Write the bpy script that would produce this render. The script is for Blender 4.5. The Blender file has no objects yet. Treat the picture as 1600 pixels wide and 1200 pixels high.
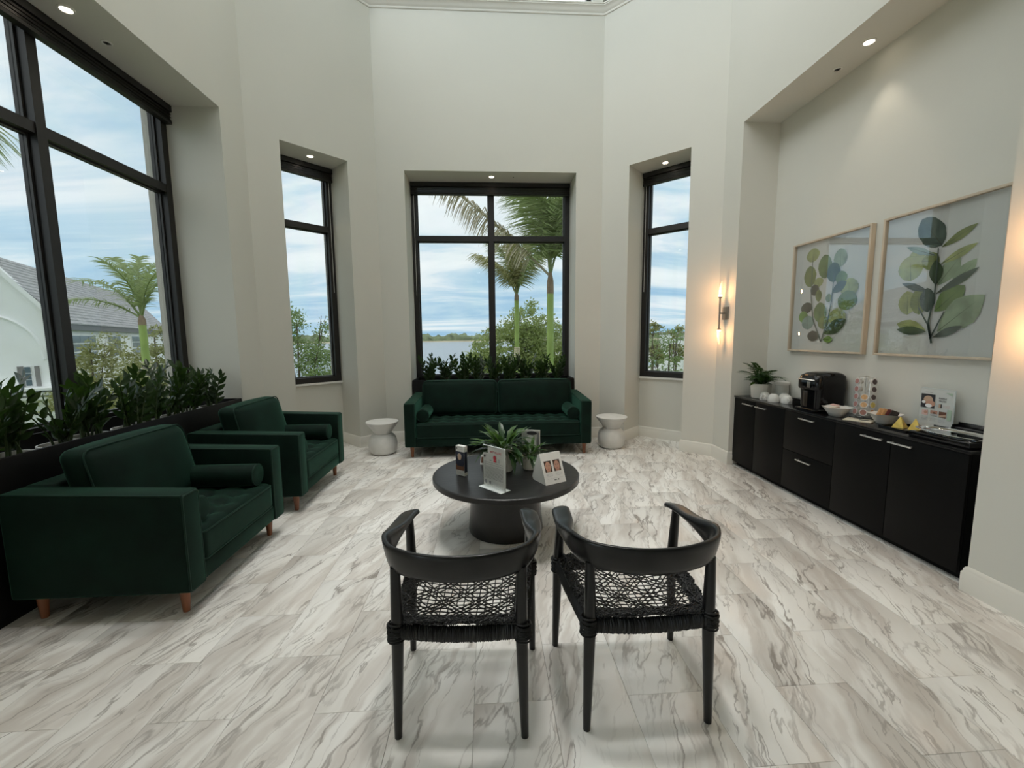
import bpy, bmesh, math, random
from mathutils import Vector, Matrix

scene = bpy.context.scene
col = scene.collection
R = math.radians
random.seed(7)

# ------------------------------------------------------------------ camera
EYE = 1.42
def camera():
    yaw, pitch, roll = R(3.3436), R(6.4504), R(-.5273)
    f = Vector((math.sin(yaw)*math.cos(pitch), math.cos(yaw)*math.cos(pitch), -math.sin(pitch)))
    r = Vector((math.cos(yaw), -math.sin(yaw), 0)); u = r.cross(f)
    c, s = math.cos(roll), math.sin(roll)
    r2, u2 = c*r + s*u, -s*r + c*u
    cd = bpy.data.cameras.new('camera'); co = bpy.data.objects.new('camera', cd); col.objects.link(co)
    cd.sensor_fit = 'HORIZONTAL'; cd.sensor_width = 36; cd.lens = 663.4/1600*36
    cd.clip_start = .05; cd.clip_end = 3000
    m = Matrix((r2, u2, -f)).transposed().to_4x4(); m.translation = (0, 0, EYE)
    co.matrix_world = m
    scene.camera = co
camera()

# ------------------------------------------------------------------ sky, exposure
SKY = 3.6
def world():
    w = bpy.data.worlds.new('overcast_sky'); scene.world = w; w.use_nodes = True
    nt = w.node_tree; N = nt.nodes; L = nt.links; N.clear()
    out = N.new('ShaderNodeOutputWorld'); bg = N.new('ShaderNodeBackground')
    tc = N.new('ShaderNodeTexCoord'); sx = N.new('ShaderNodeSeparateXYZ')
    L.new(tc.outputs['Generated'], sx.inputs[0])
    def math_(op, a, b):
        n = N.new('ShaderNodeMath'); n.operation = op
        for i, v in enumerate((a, b)):
            if isinstance(v, (int, float)): n.inputs[i].default_value = v
            elif v is not None: L.new(v, n.inputs[i])
        return n.outputs[0]
    zc = math_('MAXIMUM', sx.outputs[2], 0.0)
    den = math_('ADD', zc, .16)
    cx, cy = math_('DIVIDE', sx.outputs[0], den), math_('DIVIDE', sx.outputs[1], den)
    cb = N.new('ShaderNodeCombineXYZ'); L.new(cx, cb.inputs[0]); L.new(cy, cb.inputs[1])
    mp = N.new('ShaderNodeMapping'); mp.inputs['Rotation'].default_value = (0, 0, .35); mp.inputs['Scale'].default_value = (.55, 1.25, 1)
    L.new(cb.outputs[0], mp.inputs[0])
    n1 = N.new('ShaderNodeTexNoise'); n1.inputs['Scale'].default_value = 1.0; n1.inputs['Detail'].default_value = 9; n1.inputs['Roughness'].default_value = .58; n1.inputs['Distortion'].default_value = .5
    L.new(mp.outputs[0], n1.inputs[0])
    # more blue shows low down, almost closed cloud overhead
    low = N.new('ShaderNodeMapRange'); low.inputs[1].default_value = 0; low.inputs[2].default_value = .55; low.inputs[3].default_value = -.06; low.inputs[4].default_value = .17
    L.new(zc, low.inputs[0])
    cov = math_('ADD', n1.outputs['Fac'], low.outputs[0])
    rp = N.new('ShaderNodeValToRGB'); e = rp.color_ramp.elements
    e[0].position = .33; e[0].color = (.30, .50, .69, 1)
    e[1].position = .70; e[1].color = (.86, .90, .91, 1)
    m_ = rp.color_ramp.elements.new(.47); m_.color = (.50, .66, .77, 1)
    m2 = rp.color_ramp.elements.new(.56); m2.color = (.74, .81, .85, 1)
    L.new(cov, rp.inputs[0])
    L.new(rp.outputs[0], bg.inputs[0]); bg.inputs[1].default_value = SKY
    L.new(bg.outputs[0], out.inputs[0])
world()
scene.view_settings.view_transform = 'Standard'
scene.view_settings.look = 'None'
scene.view_settings.gamma = 1
scene.view_settings.use_curve_mapping = False
scene.view_settings.exposure = 0.2
try:
    scene.cycles.use_denoising = True
    scene.cycles.max_bounces = 10; scene.cycles.diffuse_bounces = 6; scene.cycles.glossy_bounces = 4
    scene.cycles.transmission_bounces = 6; scene.cycles.transparent_max_bounces = 16
    scene.cycles.sample_clamp_indirect = 6
    scene.cycles.caustics_reflective = False; scene.cycles.caustics_refractive = False
except Exception: pass

# bright thin cloud round the veiled sun, off to the armchair side
sun = bpy.data.lights.new('veiled_sun', 'SUN'); sun.energy = 1.3; sun.angle = R(48); sun.color = (1, .985, .96)
so_ = bpy.data.objects.new('veiled_sun', sun); col.objects.link(so_)
so_.rotation_euler = Vector((1, .65, -.75)).to_track_quat('-Z', 'Y').to_euler()

# ------------------------------------------------------------------ helpers: mesh building
class G:
    def __init__(s): s.v = []; s.f = []; s.m = []
    def add(s, v, f, mi=0):
        o = len(s.v); s.v += [tuple(p) for p in v]
        s.f += [tuple(i+o for i in q) for q in f]; s.m += [mi]*len(f)
        return s
    def box(s, x0, x1, y0, y1, z0, z1, mi=0):
        if x0 > x1: x0, x1 = x1, x0
        if y0 > y1: y0, y1 = y1, y0
        if z0 > z1: z0, z1 = z1, z0
        v = [(x0,y0,z0),(x1,y0,z0),(x1,y1,z0),(x0,y1,z0),(x0,y0,z1),(x1,y0,z1),(x1,y1,z1),(x0,y1,z1)]
        return s.add(v, [(3,2,1,0),(4,5,6,7),(0,1,5,4),(1,2,6,5),(2,3,7,6),(3,0,4,7)], mi)
    def prism(s, poly, z0, z1, mi=0):
        n = len(poly)
        a = sum(poly[i][0]*poly[(i+1)%n][1]-poly[(i+1)%n][0]*poly[i][1] for i in range(n))
        if a < 0: poly = poly[::-1]
        v = [(p[0],p[1],z0) for p in poly]+[(p[0],p[1],z1) for p in poly]
        f = [tuple(range(n-1,-1,-1)), tuple(range(n,2*n))]+[(i,(i+1)%n,n+(i+1)%n,n+i) for i in range(n)]
        return s.add(v, f, mi)
    def bbox(s, x0, x1, y0, y1, z0, z1, b=.005, seg=1, mi=0):
        return s.rbox(((x0+x1)/2,(y0+y1)/2,(z0+z1)/2), (abs(x1-x0)/2,abs(y1-y0)/2,abs(z1-z0)/2), b, (1,1,1), seg, None, mi)
    def rbox(s, c, h, r, n=(1,1,1), seg=2, fn=None, mi=0):
        r = min(r, *[q*.999 for q in h]); ax = []
        for k in range(3):
            i = h[k]-r
            arc = [i+r*math.tan(math.pi/4*(j+1)/seg) for j in range(seg)]
            mid = [-i+2*i*j/n[k] for j in range(n[k]+1)]
            ax.append([-a for a in arc[::-1]]+mid+arc)
        N = [len(a)-1 for a in ax]; idx = {}; V = []
        def vert(i, j, k):
            key = (i,j,k)
            if key not in idx:
                p = (ax[0][i], ax[1][j], ax[2][k])
                q = [max(-(h[t]-r), min(h[t]-r, p[t])) for t in range(3)]
                d = [p[t]-q[t] for t in range(3)]; l = math.sqrt(sum(t*t for t in d)) or 1
                p = [q[t]+d[t]/l*r for t in range(3)]
                if fn: p = fn(p)
                idx[key] = len(V); V.append((p[0]+c[0], p[1]+c[1], p[2]+c[2]))
            return idx[key]
        F = []
        for i in range(N[0]):
            for j in range(N[1]):
                F.append((vert(i,j,0),vert(i,j+1,0),vert(i+1,j+1,0),vert(i+1,j,0)))
                F.append((vert(i,j,N[2]),vert(i+1,j,N[2]),vert(i+1,j+1,N[2]),vert(i,j+1,N[2])))
            for k in range(N[2]):
                F.append((vert(i,0,k),vert(i+1,0,k),vert(i+1,0,k+1),vert(i,0,k+1)))
                F.append((vert(i,N[1],k),vert(i,N[1],k+1),vert(i+1,N[1],k+1),vert(i+1,N[1],k)))
        for j in range(N[1]):
            for k in range(N[2]):
                F.append((vert(0,j,k),vert(0,j,k+1),vert(0,j+1,k+1),vert(0,j+1,k)))
                F.append((vert(N[0],j,k),vert(N[0],j+1,k),vert(N[0],j+1,k+1),vert(N[0],j,k+1)))
        return s.add(V, F, mi)
    def loft(s, rings, cap=True, closed=False, mi=0):
        n = len(rings[0]); V = [p for r_ in rings for p in r_]; F = []
        m = len(rings)
        for a in range(m if closed else m-1):
            b = (a+1) % m
            for i in range(n): F.append((a*n+i, a*n+(i+1)%n, b*n+(i+1)%n, b*n+i))
        if cap and not closed:
            F.append(tuple(range(n-1,-1,-1))); F.append(tuple((m-1)*n+i for i in range(n)))
        return s.add(V, F, mi)
    def tube(s, pts, rad, n=8, cap=True, closed=False, flat=1.0, mi=0):
        P = [Vector(p) for p in pts]; m = len(P); rings = []
        if not hasattr(rad, '__len__'): rad = [rad]*m
        up = None
        for i in range(m):
            if closed: t = P[(i+1)%m]-P[i-1]
            else: t = P[min(i+1,m-1)]-P[max(i-1,0)]
            if t.length < 1e-9: t = Vector((0,0,1))
            t.normalize()
            if up is None:
                up = Vector((0,0,1)) if abs(t.z) < .9 else Vector((0,1,0))
            sd = t.cross(up)
            if sd.length < 1e-6: sd = t.cross(Vector((1,0,0)))
            sd.normalize(); up = sd.cross(t).normalized()
            rings.append([tuple(P[i]+rad[i]*(math.cos(2*math.pi*k/n)*sd+flat*math.sin(2*math.pi*k/n)*up)) for k in range(n)])
        return s.loft(rings, cap, closed, mi)
    def lathe(s, prof, n=32, c=(0,0,0), mi=0, cap=True, wob=None):
        rings = []
        for (r_, z) in prof:
            rings.append([(c[0]+r_*math.cos(2*math.pi*k/n)*(wob(k,n,z) if wob else 1), c[1]+r_*math.sin(2*math.pi*k/n)*(wob(k,n,z) if wob else 1), c[2]+z) for k in range(n)])
        return s.loft(rings, cap, False, mi)
    def xf(s, M, start=0):
        s.v[start:] = [tuple(M @ Vector(p)) for p in s.v[start:]]; return s

def mesh_of(name, g, mats, smooth=True, angle=38):
    me = bpy.data.meshes.new(name); me.from_pydata(g.v, [], g.f)
    if not isinstance(mats, (list, tuple)): mats = [mats]
    for m in mats: me.materials.append(m)
    if len(mats) > 1: me.polygons.foreach_set('material_index', g.m)
    if smooth:
        me.polygons.foreach_set('use_smooth', [True]*len(me.polygons))
        me.update()
        try: me.set_sharp_from_angle(angle=R(angle))
        except Exception: pass
    me.update()
    return me
def link(name, me, parent=None, loc=None, rot=None, scale=None):
    o = bpy.data.objects.new(name, me); col.objects.link(o)
    if parent is not None: o.parent = parent
    if loc is not None: o.location = loc
    if rot is not None: o.rotation_euler = rot
    if scale is not None: o.scale = scale
    return o
def ob(name, g, mats, parent=None, smooth=True, loc=None, rot=None, angle=38):
    return link(name, mesh_of(name, g, mats, smooth, angle), parent, loc, rot)
def tag(o, label=None, cat=None, group=None, kind=None):
    if label: o['label'] = label
    if cat: o['category'] = cat
    if group: o['group'] = group
    if kind: o['kind'] = kind
    return o
def thing(name, label, cat, loc=(0,0,0), rz=0, group=None):
    return tag(link(name, None, None, loc, (0,0,rz)), label, cat, group)
def struct(name, g, m, smooth=False): return tag(ob(name, g, m, None, smooth), kind='structure')
# ------------------------------------------------------------------ helpers: materials
def mat(name, c, rough=.5, metal=0, var=.08, scale=12, bump=0, bscale=80, sheen=0, sheen_tint=None, coat=0, spec=.5, stretch=None, trans=0, emit=None, estr=0, sss=0):
    m = bpy.data.materials.new(name); m.use_nodes = True
    nt = m.node_tree; N = nt.nodes; L = nt.links
    b = N['Principled BSDF']
    b.inputs['Roughness'].default_value = rough; b.inputs['Metallic'].default_value = metal
    b.inputs['Specular IOR Level'].default_value = spec
    tc = N.new('ShaderNodeTexCoord'); mp = N.new('ShaderNodeMapping'); L.new(tc.outputs['Object'], mp.inputs[0])
    if stretch: mp.inputs['Scale'].default_value = stretch
    nz = N.new('ShaderNodeTexNoise'); nz.inputs['Scale'].default_value = scale; nz.inputs['Detail'].default_value = 5
    L.new(mp.outputs[0], nz.inputs[0])
    rp = N.new('ShaderNodeValToRGB'); e = rp.color_ramp.elements
    e[0].position = .3; e[1].position = .7
    e[0].color = (*[max(0, x*(1-var)) for x in c], 1); e[1].color = (*[min(1, x*(1+var)) for x in c], 1)
    L.new(nz.outputs['Fac'], rp.inputs[0]); L.new(rp.outputs[0], b.inputs['Base Color'])
    if bump:
        n2 = N.new('ShaderNodeTexNoise'); n2.inputs['Scale'].default_value = bscale; n2.inputs['Detail'].default_value = 4
        L.new(mp.outputs[0], n2.inputs[0])
        bp = N.new('ShaderNodeBump'); bp.inputs['Strength'].default_value = bump; bp.inputs['Distance'].default_value = .01
        L.new(n2.outputs['Fac'], bp.inputs['Height']); L.new(bp.outputs[0], b.inputs['Normal'])
    if sheen:
        b.inputs['Sheen Weight'].default_value = sheen; b.inputs['Sheen Roughness'].default_value = .35
        if sheen_tint: b.inputs['Sheen Tint'].default_value = (*sheen_tint, 1)
    if coat: b.inputs['Coat Weight'].default_value = coat; b.inputs['Coat Roughness'].default_value = .08
    if trans: b.inputs['Transmission Weight'].default_value = trans
    if emit:
        b.inputs['Emission Color'].default_value = (*emit, 1); b.inputs['Emission Strength'].default_value = estr
    return m
def glass(name, tint, refl=.06, rough=.0):
    """thin pane: lets light straight through (tinted) with a weak mirror reflection"""
    m = bpy.data.materials.new(name); m.use_nodes = True
    nt = m.node_tree; N = nt.nodes; L = nt.links; N.clear()
    out = N.new('ShaderNodeOutputMaterial'); mx = N.new('ShaderNodeMixShader')
    tr = N.new('ShaderNodeBsdfTransparent'); gl = N.new('ShaderNodeBsdfGlossy'); lw = N.new('ShaderNodeLayerWeight')
    nz = N.new('ShaderNodeTexNoise'); nz.inputs['Scale'].default_value = 3
    hs = N.new('ShaderNodeMixRGB'); hs.inputs[0].default_value = .02; hs.inputs[1].default_value = (*tint, 1)
    L.new(nz.outputs['Color'], hs.inputs[2]); L.new(hs.outputs[0], tr.inputs[0])
    gl.inputs['Roughness'].default_value = rough
    lw.inputs['Blend'].default_value = .35
    mr = N.new('ShaderNodeMapRange'); mr.inputs[3].default_value = refl; mr.inputs[4].default_value = .55
    L.new(lw.outputs['Facing'], mr.inputs[0])
    pw = N.new('ShaderNodeMath'); pw.operation = 'POWER'; pw.inputs[1].default_value = 3
    L.new(lw.outputs['Facing'], pw.inputs[0]); L.new(pw.outputs[0], mr.inputs[0])
    L.new(mr.outputs[0], mx.inputs[0]); L.new(tr.outputs[0], mx.inputs[1]); L.new(gl.outputs[0], mx.inputs[2])
    L.new(mx.outputs[0], out.inputs[0])
    return m

M = {}
M['wall'] = mat('greige_wall_paint', (.655, .645, .588), .75, var=.012, scale=1.5, bump=.06, bscale=260)
M['trim'] = mat('warm_white_trim_paint', (.74, .72, .66), .4, var=.015, scale=5)
M['ceiling'] = mat('ceiling_paint', (.72, .71, .68), .85, var=.015)
M['bronze'] = mat('dark_bronze_aluminium', (.012, .0105, .0095), .45, .0, var=.15, scale=30)
M['blind'] = mat('black_blind_slats', (.008, .0075, .007), .5, var=.2, scale=40)
M['sill'] = mat('white_stone_sill', (.78, .77, .74), .3, var=.03, scale=8)
M['glass'] = glass('tinted_window_glass', (.512, .52, .516), .02)
M['clear'] = glass('clear_clerestory_glass', (.975, .975, .975), .02)
M['stucco'] = mat('cream_exterior_stucco', (.72, .69, .62), .9, var=.05, scale=6, bump=.2, bscale=60)
# ------------------------------------------------------------------ the room shell
s2 = 2**-.5
YB, XL, XR = 5.767, -2.42, 2.615
BL, BR = (-1.37, YB), (1.553, YB)             # back wall corners
LC, RC = (XL, YB-(BL[0]-XL)), (XR, YB-(XR-BR[0]))
YN = 1.75
LN, RN = (XL, YN), (XR, YN)
FL, FR = (-1.37, YN-(-1.37-XL)), (1.553, YN-(XR-1.553))
HEAD, CR, CT = 3.535, 5.425, 5.53             # alcove head, crown bottom and top
D = .66; T = math.tan(math.pi/8)
CEN = Vector((.1, 3.25))
class Wall:
    def __init__(s, p0, p1):
        s.p0 = Vector(p0); d = Vector(p1)-s.p0; s.L = d.length; s.d = d/s.L
        n = Vector((s.d.y, -s.d.x))
        if n.dot(s.p0-CEN) < 0: n = -n
        s.n = n
    def P(s, a, b): q = s.p0+s.d*a+s.n*b; return (q.x, q.y)
    def poly(s, pts): return [s.P(*p) for p in pts]
    def pt(s, a, b, z): q = s.P(a, b); return (q[0], q[1], z)
    def block(s, g, a0, a1, b0, b1, z0, z1, mi=0, m0=0, m1=0):
        g.prism(s.poly([(a0,b0),(a1,b0),(a1+m1*(b1),b1),(a0-m0*(b1),b1)]), z0, z1, mi)
W = {'left': Wall(LC, LN), 'back_left': Wall(LC, BL), 'back': Wall(BL, BR), 'back_right': Wall(BR, RC), 'right': Wall(RC, RN),
     'front_right': Wall(RN, FR), 'front': Wall(FR, FL), 'front_left': Wall(FL, LN)}
# alcoves: (start, end along the wall, depth of the recess, sill height)
ALC = {'left': (LC[1]-4.31, LC[1]-2.0, .48, .79), 'back_left': (W['back_left'].L-1.153, W['back_left'].L-.387, .44, .845),
       'back': (.35, 2.575, .448, .79), 'back_right': (.38, 1.137, .44, .845), 'right': (RC[1]-4.385, RC[1]-2.05, .385, 9)}
for k, w in W.items():
    g = G()
    if k in ALC:
        a0, a1, dp, sill = ALC[k]
        w.block(g, 0, a0, 0, D, 0, CT, m0=T)
        w.block(g, a1, w.L, 0, D, 0, CT, m1=T)
        w.block(g, a0, a1, 0, D, HEAD, CT)
        if sill < 3: w.block(g, a0, a1, dp, D, 0, sill)
        else: w.block(g, a0, a1, dp, D, 0, HEAD)
    elif k == 'front':
        w.block(g, 0, w.L, 0, D, 3.25, CT, m0=T, m1=T)
    else:
        w.block(g, 0, w.L, 0, D, 0, CT, m0=T, m1=T)
    struct('wall_'+k, g, M['wall'])

# crown moulding, swept round the rotunda and mitred at every corner
def sweep(g, path, prof, closed=False, side=None):
    P = [Vector(p) for p in path]; n = len(P); rings = []
    for i in range(n):
        if closed or 0 < i < n-1:
            a = (P[i]-P[i-1]).normalized(); b = (P[(i+1)%n]-P[i]).normalized()
        elif i == 0: a = b = (P[1]-P[0]).normalized()
        else: a = b = (P[i]-P[i-1]).normalized()
        na, nb = Vector((a.y,-a.x)), Vector((b.y,-b.x))
        bis = (na+nb); bis.normalize(); bis = bis/max(.2, bis.dot(na))
        rings.append([(P[i].x+bis.x*o*side, P[i].y+bis.y*o*side, z) for (o, z) in prof])
    g.loft(rings, True, closed)
ring = [BL, BR, RC, RN, FR, FL, LN, LC]
g = G(); sweep(g, ring, [(0,CR),(.010,CR),(.015,CR+.008),(.015,CR+.022),(.024,CR+.028),(.032,CR+.050),(.052,CR+.072),(.066,CR+.080),(.066,CR+.090),(.075,CR+.094),(.075,CT+.001),(0,CT+.001)], True, 1)
struct('trim_1', g, M['trim'], True)

# clerestory lantern above the crown
ZC0, ZC1, ZTOP = CT, 8.9, 9.2  # height above the view raised to let in more sky light
wn = 5
for k, w in W.items():
    g = G()
    if k in ('right', 'front_right', 'back_right'):
        w.block(g, 0, w.L, .10, .5, ZC0, ZTOP, m0=T, m1=T); struct('wall_clerestory_'+k, g, M['wall']); continue
    w.block(g, 0, .13, .10, .5, ZC0, ZC1, m0=T); w.block(g, w.L-.13, w.L, .10, .5, ZC0, ZC1, m1=T)
    w.block(g, -.1, w.L+.1, .10, .5, ZC1, ZTOP)
    w.block(g, 0, w.L, .10, .5, ZC0, ZC0+.035)
    struct('wall_clerestory_'+k, g, M['wall'])
    f = G()
    for a in (.13, w.L-.19): w.block(f, a, a+.06, .2, .3, ZC0+.035, ZC1)
    for z in (ZC0+.035, ZC1-.06): w.block(f, .19, w.L-.19, .2, .3, z, z+.05)
    w.block(f, w.L/2-.03, w.L/2+.03, .2, .3, ZC0+.085, ZC1-.06)
    o = struct('window_%d' % wn, f, M['bronze']); wn += 1
    p = G(); w.block(p, .19, w.L-.19, .245, .255, ZC0+.085, ZC1-.06)
    ob('pane', p, M['clear'], o, False)
q = [((Vector(p)-CEN)*1.24+CEN) for p in ring]
g = G(); g.prism([(p.x, p.y) for p in q], ZTOP, ZTOP+.12)
struct('ceiling', g, M['ceiling'])

# the lobby the camera stands in
LX0, LX1, LY0 = -4.2, 4.4, -4.6
g = G(); g.box(LX0, LX1, LY0, LY0-.2, 0, 3.25)
struct('wall_lobby_front', g, M['wall'])
g = G(); g.box(LX0, LX0-.2, LY0, -3.9, 0, 3.25); g.box(LX0, LX0-.2, .3, FL[1], 0, 3.25); g.box(LX0, LX0-.2, -3.9, .3, 0, .3); g.box(LX0, LX0-.2, -3.9, .3, 3.0, 3.25); struct('wall_lobby_left', g, M['wall'])
g = G()  # unseen side window, added to bring daylight to the near floor and right wall
for y in (-3.9, -2.53, -1.13, .24): g.box(LX0-.05, LX0-.15, y, y+.06, .3, 3.0)
for z in (.3, 2.94): g.box(LX0-.05, LX0-.15, -3.84, .24, z, z+.06)
lw = struct('window_20', g, M['bronze'])
g = G(); g.box(LX0-.095, LX0-.105, -3.84, .24, .36, 2.94); ob('pane', g, M['clear'], lw, False)
g = G(); g.box(LX1, LX1+.2, LY0, FL[1], 0, 3.25); struct('wall_lobby_right', g, M['wall'])
g = G(); g.box(LX0, FL[0]-.36, FL[1], FL[1]+.15, 0, 3.25); struct('wall_lobby_back_left', g, M['wall'])
g = G(); g.box(FR[0]+.36, LX1, FR[1], FR[1]+.15, 0, 3.25); struct('wall_lobby_back_right', g, M['wall'])
g = G(); g.box(LX0-.2, LX1+.2, LY0-.2, FL[1], 3.25, 3.4); struct('ceiling_lobby', g, M['ceiling'])

# ------------------------------------------------------------------ floor: running bond of marble-look planks
def marble():
    m = bpy.data.materials.new('marble_look_floor_tile'); m.use_nodes = True
    nt = m.node_tree; N = nt.nodes; L = nt.links; b = N['Principled BSDF']
    geo = N.new('ShaderNodeNewGeometry'); oi = N.new('ShaderNodeObjectInfo')
    off = N.new('ShaderNodeCombineXYZ')
    def mth(op, a, c):
        n = N.new('ShaderNodeMath'); n.operation = op
        for i, v in enumerate((a, c)):
            if isinstance(v, (int, float)): n.inputs[i].default_value = v
            else: L.new(v, n.inputs[i])
        return n.outputs[0]
    L.new(mth('MULTIPLY', oi.outputs['Random'], .14), off.inputs[0]); L.new(mth('MULTIPLY', oi.outputs['Random'], .16), off.inputs[2])
    ad = N.new('ShaderNodeVectorMath'); ad.operation = 'ADD'
    L.new(geo.outputs['Position'], ad.inputs[0]); L.new(off.outputs[0], ad.inputs[1])
    rt = N.new('ShaderNodeMapping'); rt.inputs['Rotation'].default_value = (0, 0, R(21)); L.new(ad.outputs[0], rt.inputs[0])
    st = N.new('ShaderNodeMapping'); st.inputs['Scale'].default_value = (1, .17, 1); L.new(rt.outputs[0], st.inputs[0])
    # warp the veins
    wz = N.new('ShaderNodeTexNoise'); wz.inputs['Scale'].default_value = 3.4; wz.inputs['Detail'].default_value = 5; L.new(rt.outputs[0], wz.inputs[0])
    sb = N.new('ShaderNodeVectorMath'); sb.operation = 'SUBTRACT'; L.new(wz.outputs['Color'], sb.inputs[0]); sb.inputs[1].default_value = (.5,.5,.5)
    sc = N.new('ShaderNodeVectorMath'); sc.operation = 'MULTIPLY'; sc.inputs[1].default_value = (.15, .035, 0); L.new(sb.outputs[0], sc.inputs[0])
    wp = N.new('ShaderNodeVectorMath'); wp.operation = 'ADD'; L.new(st.outputs[0], wp.inputs[0]); L.new(sc.outputs[0], wp.inputs[1])
    def vein(scale, width, strength, detail=4):
        n = N.new('ShaderNodeTexNoise'); n.inputs['Scale'].default_value = scale; n.inputs['Detail'].default_value = detail; n.inputs['Roughness'].default_value = .55
        L.new(wp.outputs[0], n.inputs[0])
        d = mth('ABSOLUTE', mth('SUBTRACT', n.outputs['Fac'], .5), 0)
        r_ = N.new('ShaderNodeMapRange'); r_.inputs[1].default_value = 0; r_.inputs[2].default_value = width; r_.inputs[3].default_value = strength; r_.inputs[4].default_value = 0
        r_.interpolation_type = 'SMOOTHSTEP'; L.new(d, r_.inputs[0]); return r_.outputs[0], n
    v1, n1 = vein(5.5, .018, .88)
    v2, n2 = vein(12, .024, .66)
    v3, n3 = vein(3.2, .06, .5, 5)
    # veins come and go
    pz = N.new('ShaderNodeTexNoise'); pz.inputs['Scale'].default_value = 2.6; pz.inputs['Detail'].default_value = 3; L.new(ad.outputs[0], pz.inputs[0])
    pr = N.new('ShaderNodeMapRange'); pr.inputs[1].default_value = .36; pr.inputs[2].default_value = .62; L.new(pz.outputs['Fac'], pr.inputs[0])
    v1 = mth('MULTIPLY', v1, pr.outputs[0])
    inv = mth('SUBTRACT', 1.15, pr.outputs[0]); v2 = mth('MULTIPLY', v2, inv)
    # broad cloudy tone
    cz = N.new('ShaderNodeTexNoise'); cz.inputs['Scale'].default_value = 4.5; cz.inputs['Detail'].default_value = 6; L.new(wp.outputs[0], cz.inputs[0])
    rp = N.new('ShaderNodeValToRGB'); e = rp.color_ramp.elements
    e[0].position = .30; e[0].color = (.60, .57, .53, 1); e[1].position = .62; e[1].color = (.88, .87, .84, 1)
    x = rp.color_ramp.elements.new(.46); x.color = (.80, .78, .745, 1)
    L.new(cz.outputs['Fac'], rp.inputs[0])
    def mix(fac, c1, c2):
        n = N.new('ShaderNodeMixRGB')
        if isinstance(fac, (int, float)): n.inputs[0].default_value = fac
        else: L.new(fac, n.inputs[0])
        L.new(c1, n.inputs[1]); n.inputs[2].default_value = (*c2, 1); return n.outputs[0]
    c = mix(v3, rp.outputs[0], (.50, .445, .40))
    c = mix(v1, c, (.235, .205, .18)); c = mix(v2, c, (.31, .285, .26))
    hv = N.new('ShaderNodeHueSaturation'); L.new(c, hv.inputs['Color'])
    tv = N.new('ShaderNodeMapRange'); tv.inputs[3].default_value = .975; tv.inputs[4].default_value = 1.025; L.new(oi.outputs['Random'], tv.inputs[0]); L.new(tv.outputs[0], hv.inputs['Value'])
    L.new(hv.outputs[0], b.inputs['Base Color'])
    b.inputs['Roughness'].default_value = .34; b.inputs['Specular IOR Level'].default_value = .5
    return m
M['marble'] = marble()
M['grout'] = mat('dark_tile_joint', (.42, .40, .37), .8, var=.05)
g = G(); g.box(LX0-.3, LX1+.3, LY0-.3, YB+D, -.12, -.006)
floor = struct('floor', g, M['grout'])
TW, TL = .3035, .607
g = G(); g.bbox(-TW/2+.0006, TW/2-.0006, -TL/2+.0006, TL/2-.0006, -.0065, 0, .0008, 1)
tile = mesh_of('floor_tile', g, M['marble'])
# plain large sheets carry the floor out of view in the lobby and under the furniture's far side
tiles = []
X0 = -.07
for kx in range(-9, 11):
    x = X0+TW*(kx+.5)
    off = 1.505 if kx % 2 == 0 else 1.808
    for ky in range(-3, 9):
        y = off+TL*(ky+.5)
        if y < .75 or y-TL/2 > 6.2 or x-TW/2 > XR+.4 or x+TW/2 < XL-.5: continue
        if abs(x-.1) > 1.46+max(0, 6.2-y)+.5: continue
        if abs(x-.1) > 2.6 and y > 5.3: continue
        o = link('floor_tile', tile, floor, (x, y, 0))
g = G(); g.box(LX0, LX1, LY0, .75-TL/2-.001, -.006, -.0005)
ob('floor_sheet', g, M['marble'], floor, False)
# ------------------------------------------------------------------ baseboards
BP = [(0,0),(.018,0),(.018,.105),(.012,.115),(.012,.125),(.006,.138),(0,.142)]
def alc(k, i, b): return W[k].P(ALC[k][i], b)
def base(name, paths, side):
    g = G()
    for p in paths: sweep(g, p, BP, False, side)
    struct(name, g, M['trim'], True)
dR = ALC['back_right'][2]
base('baseboard_back_right', [[(XR+.05, 4.385), (XR, 4.385), RC, alc('back_right',1,0), alc('back_right',1,dR), alc('back_right',0,dR), alc('back_right',0,0), BR, (1.222, YB)]], -1)
base('baseboard_back_left', [[(-1.03, YB), BL, alc('back_left',1,0), alc('back_left',1,dR), alc('back_left',0,dR), alc('back_left',0,0), LC, (XL, 4.32)]], -1)
base('baseboard_right', [[FR, RN, (XR, 2.05), (XR+.05, 2.05)]], -1)
base('baseboard_left', [[(XL, 1.99), LN, FL]], -1)

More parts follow.
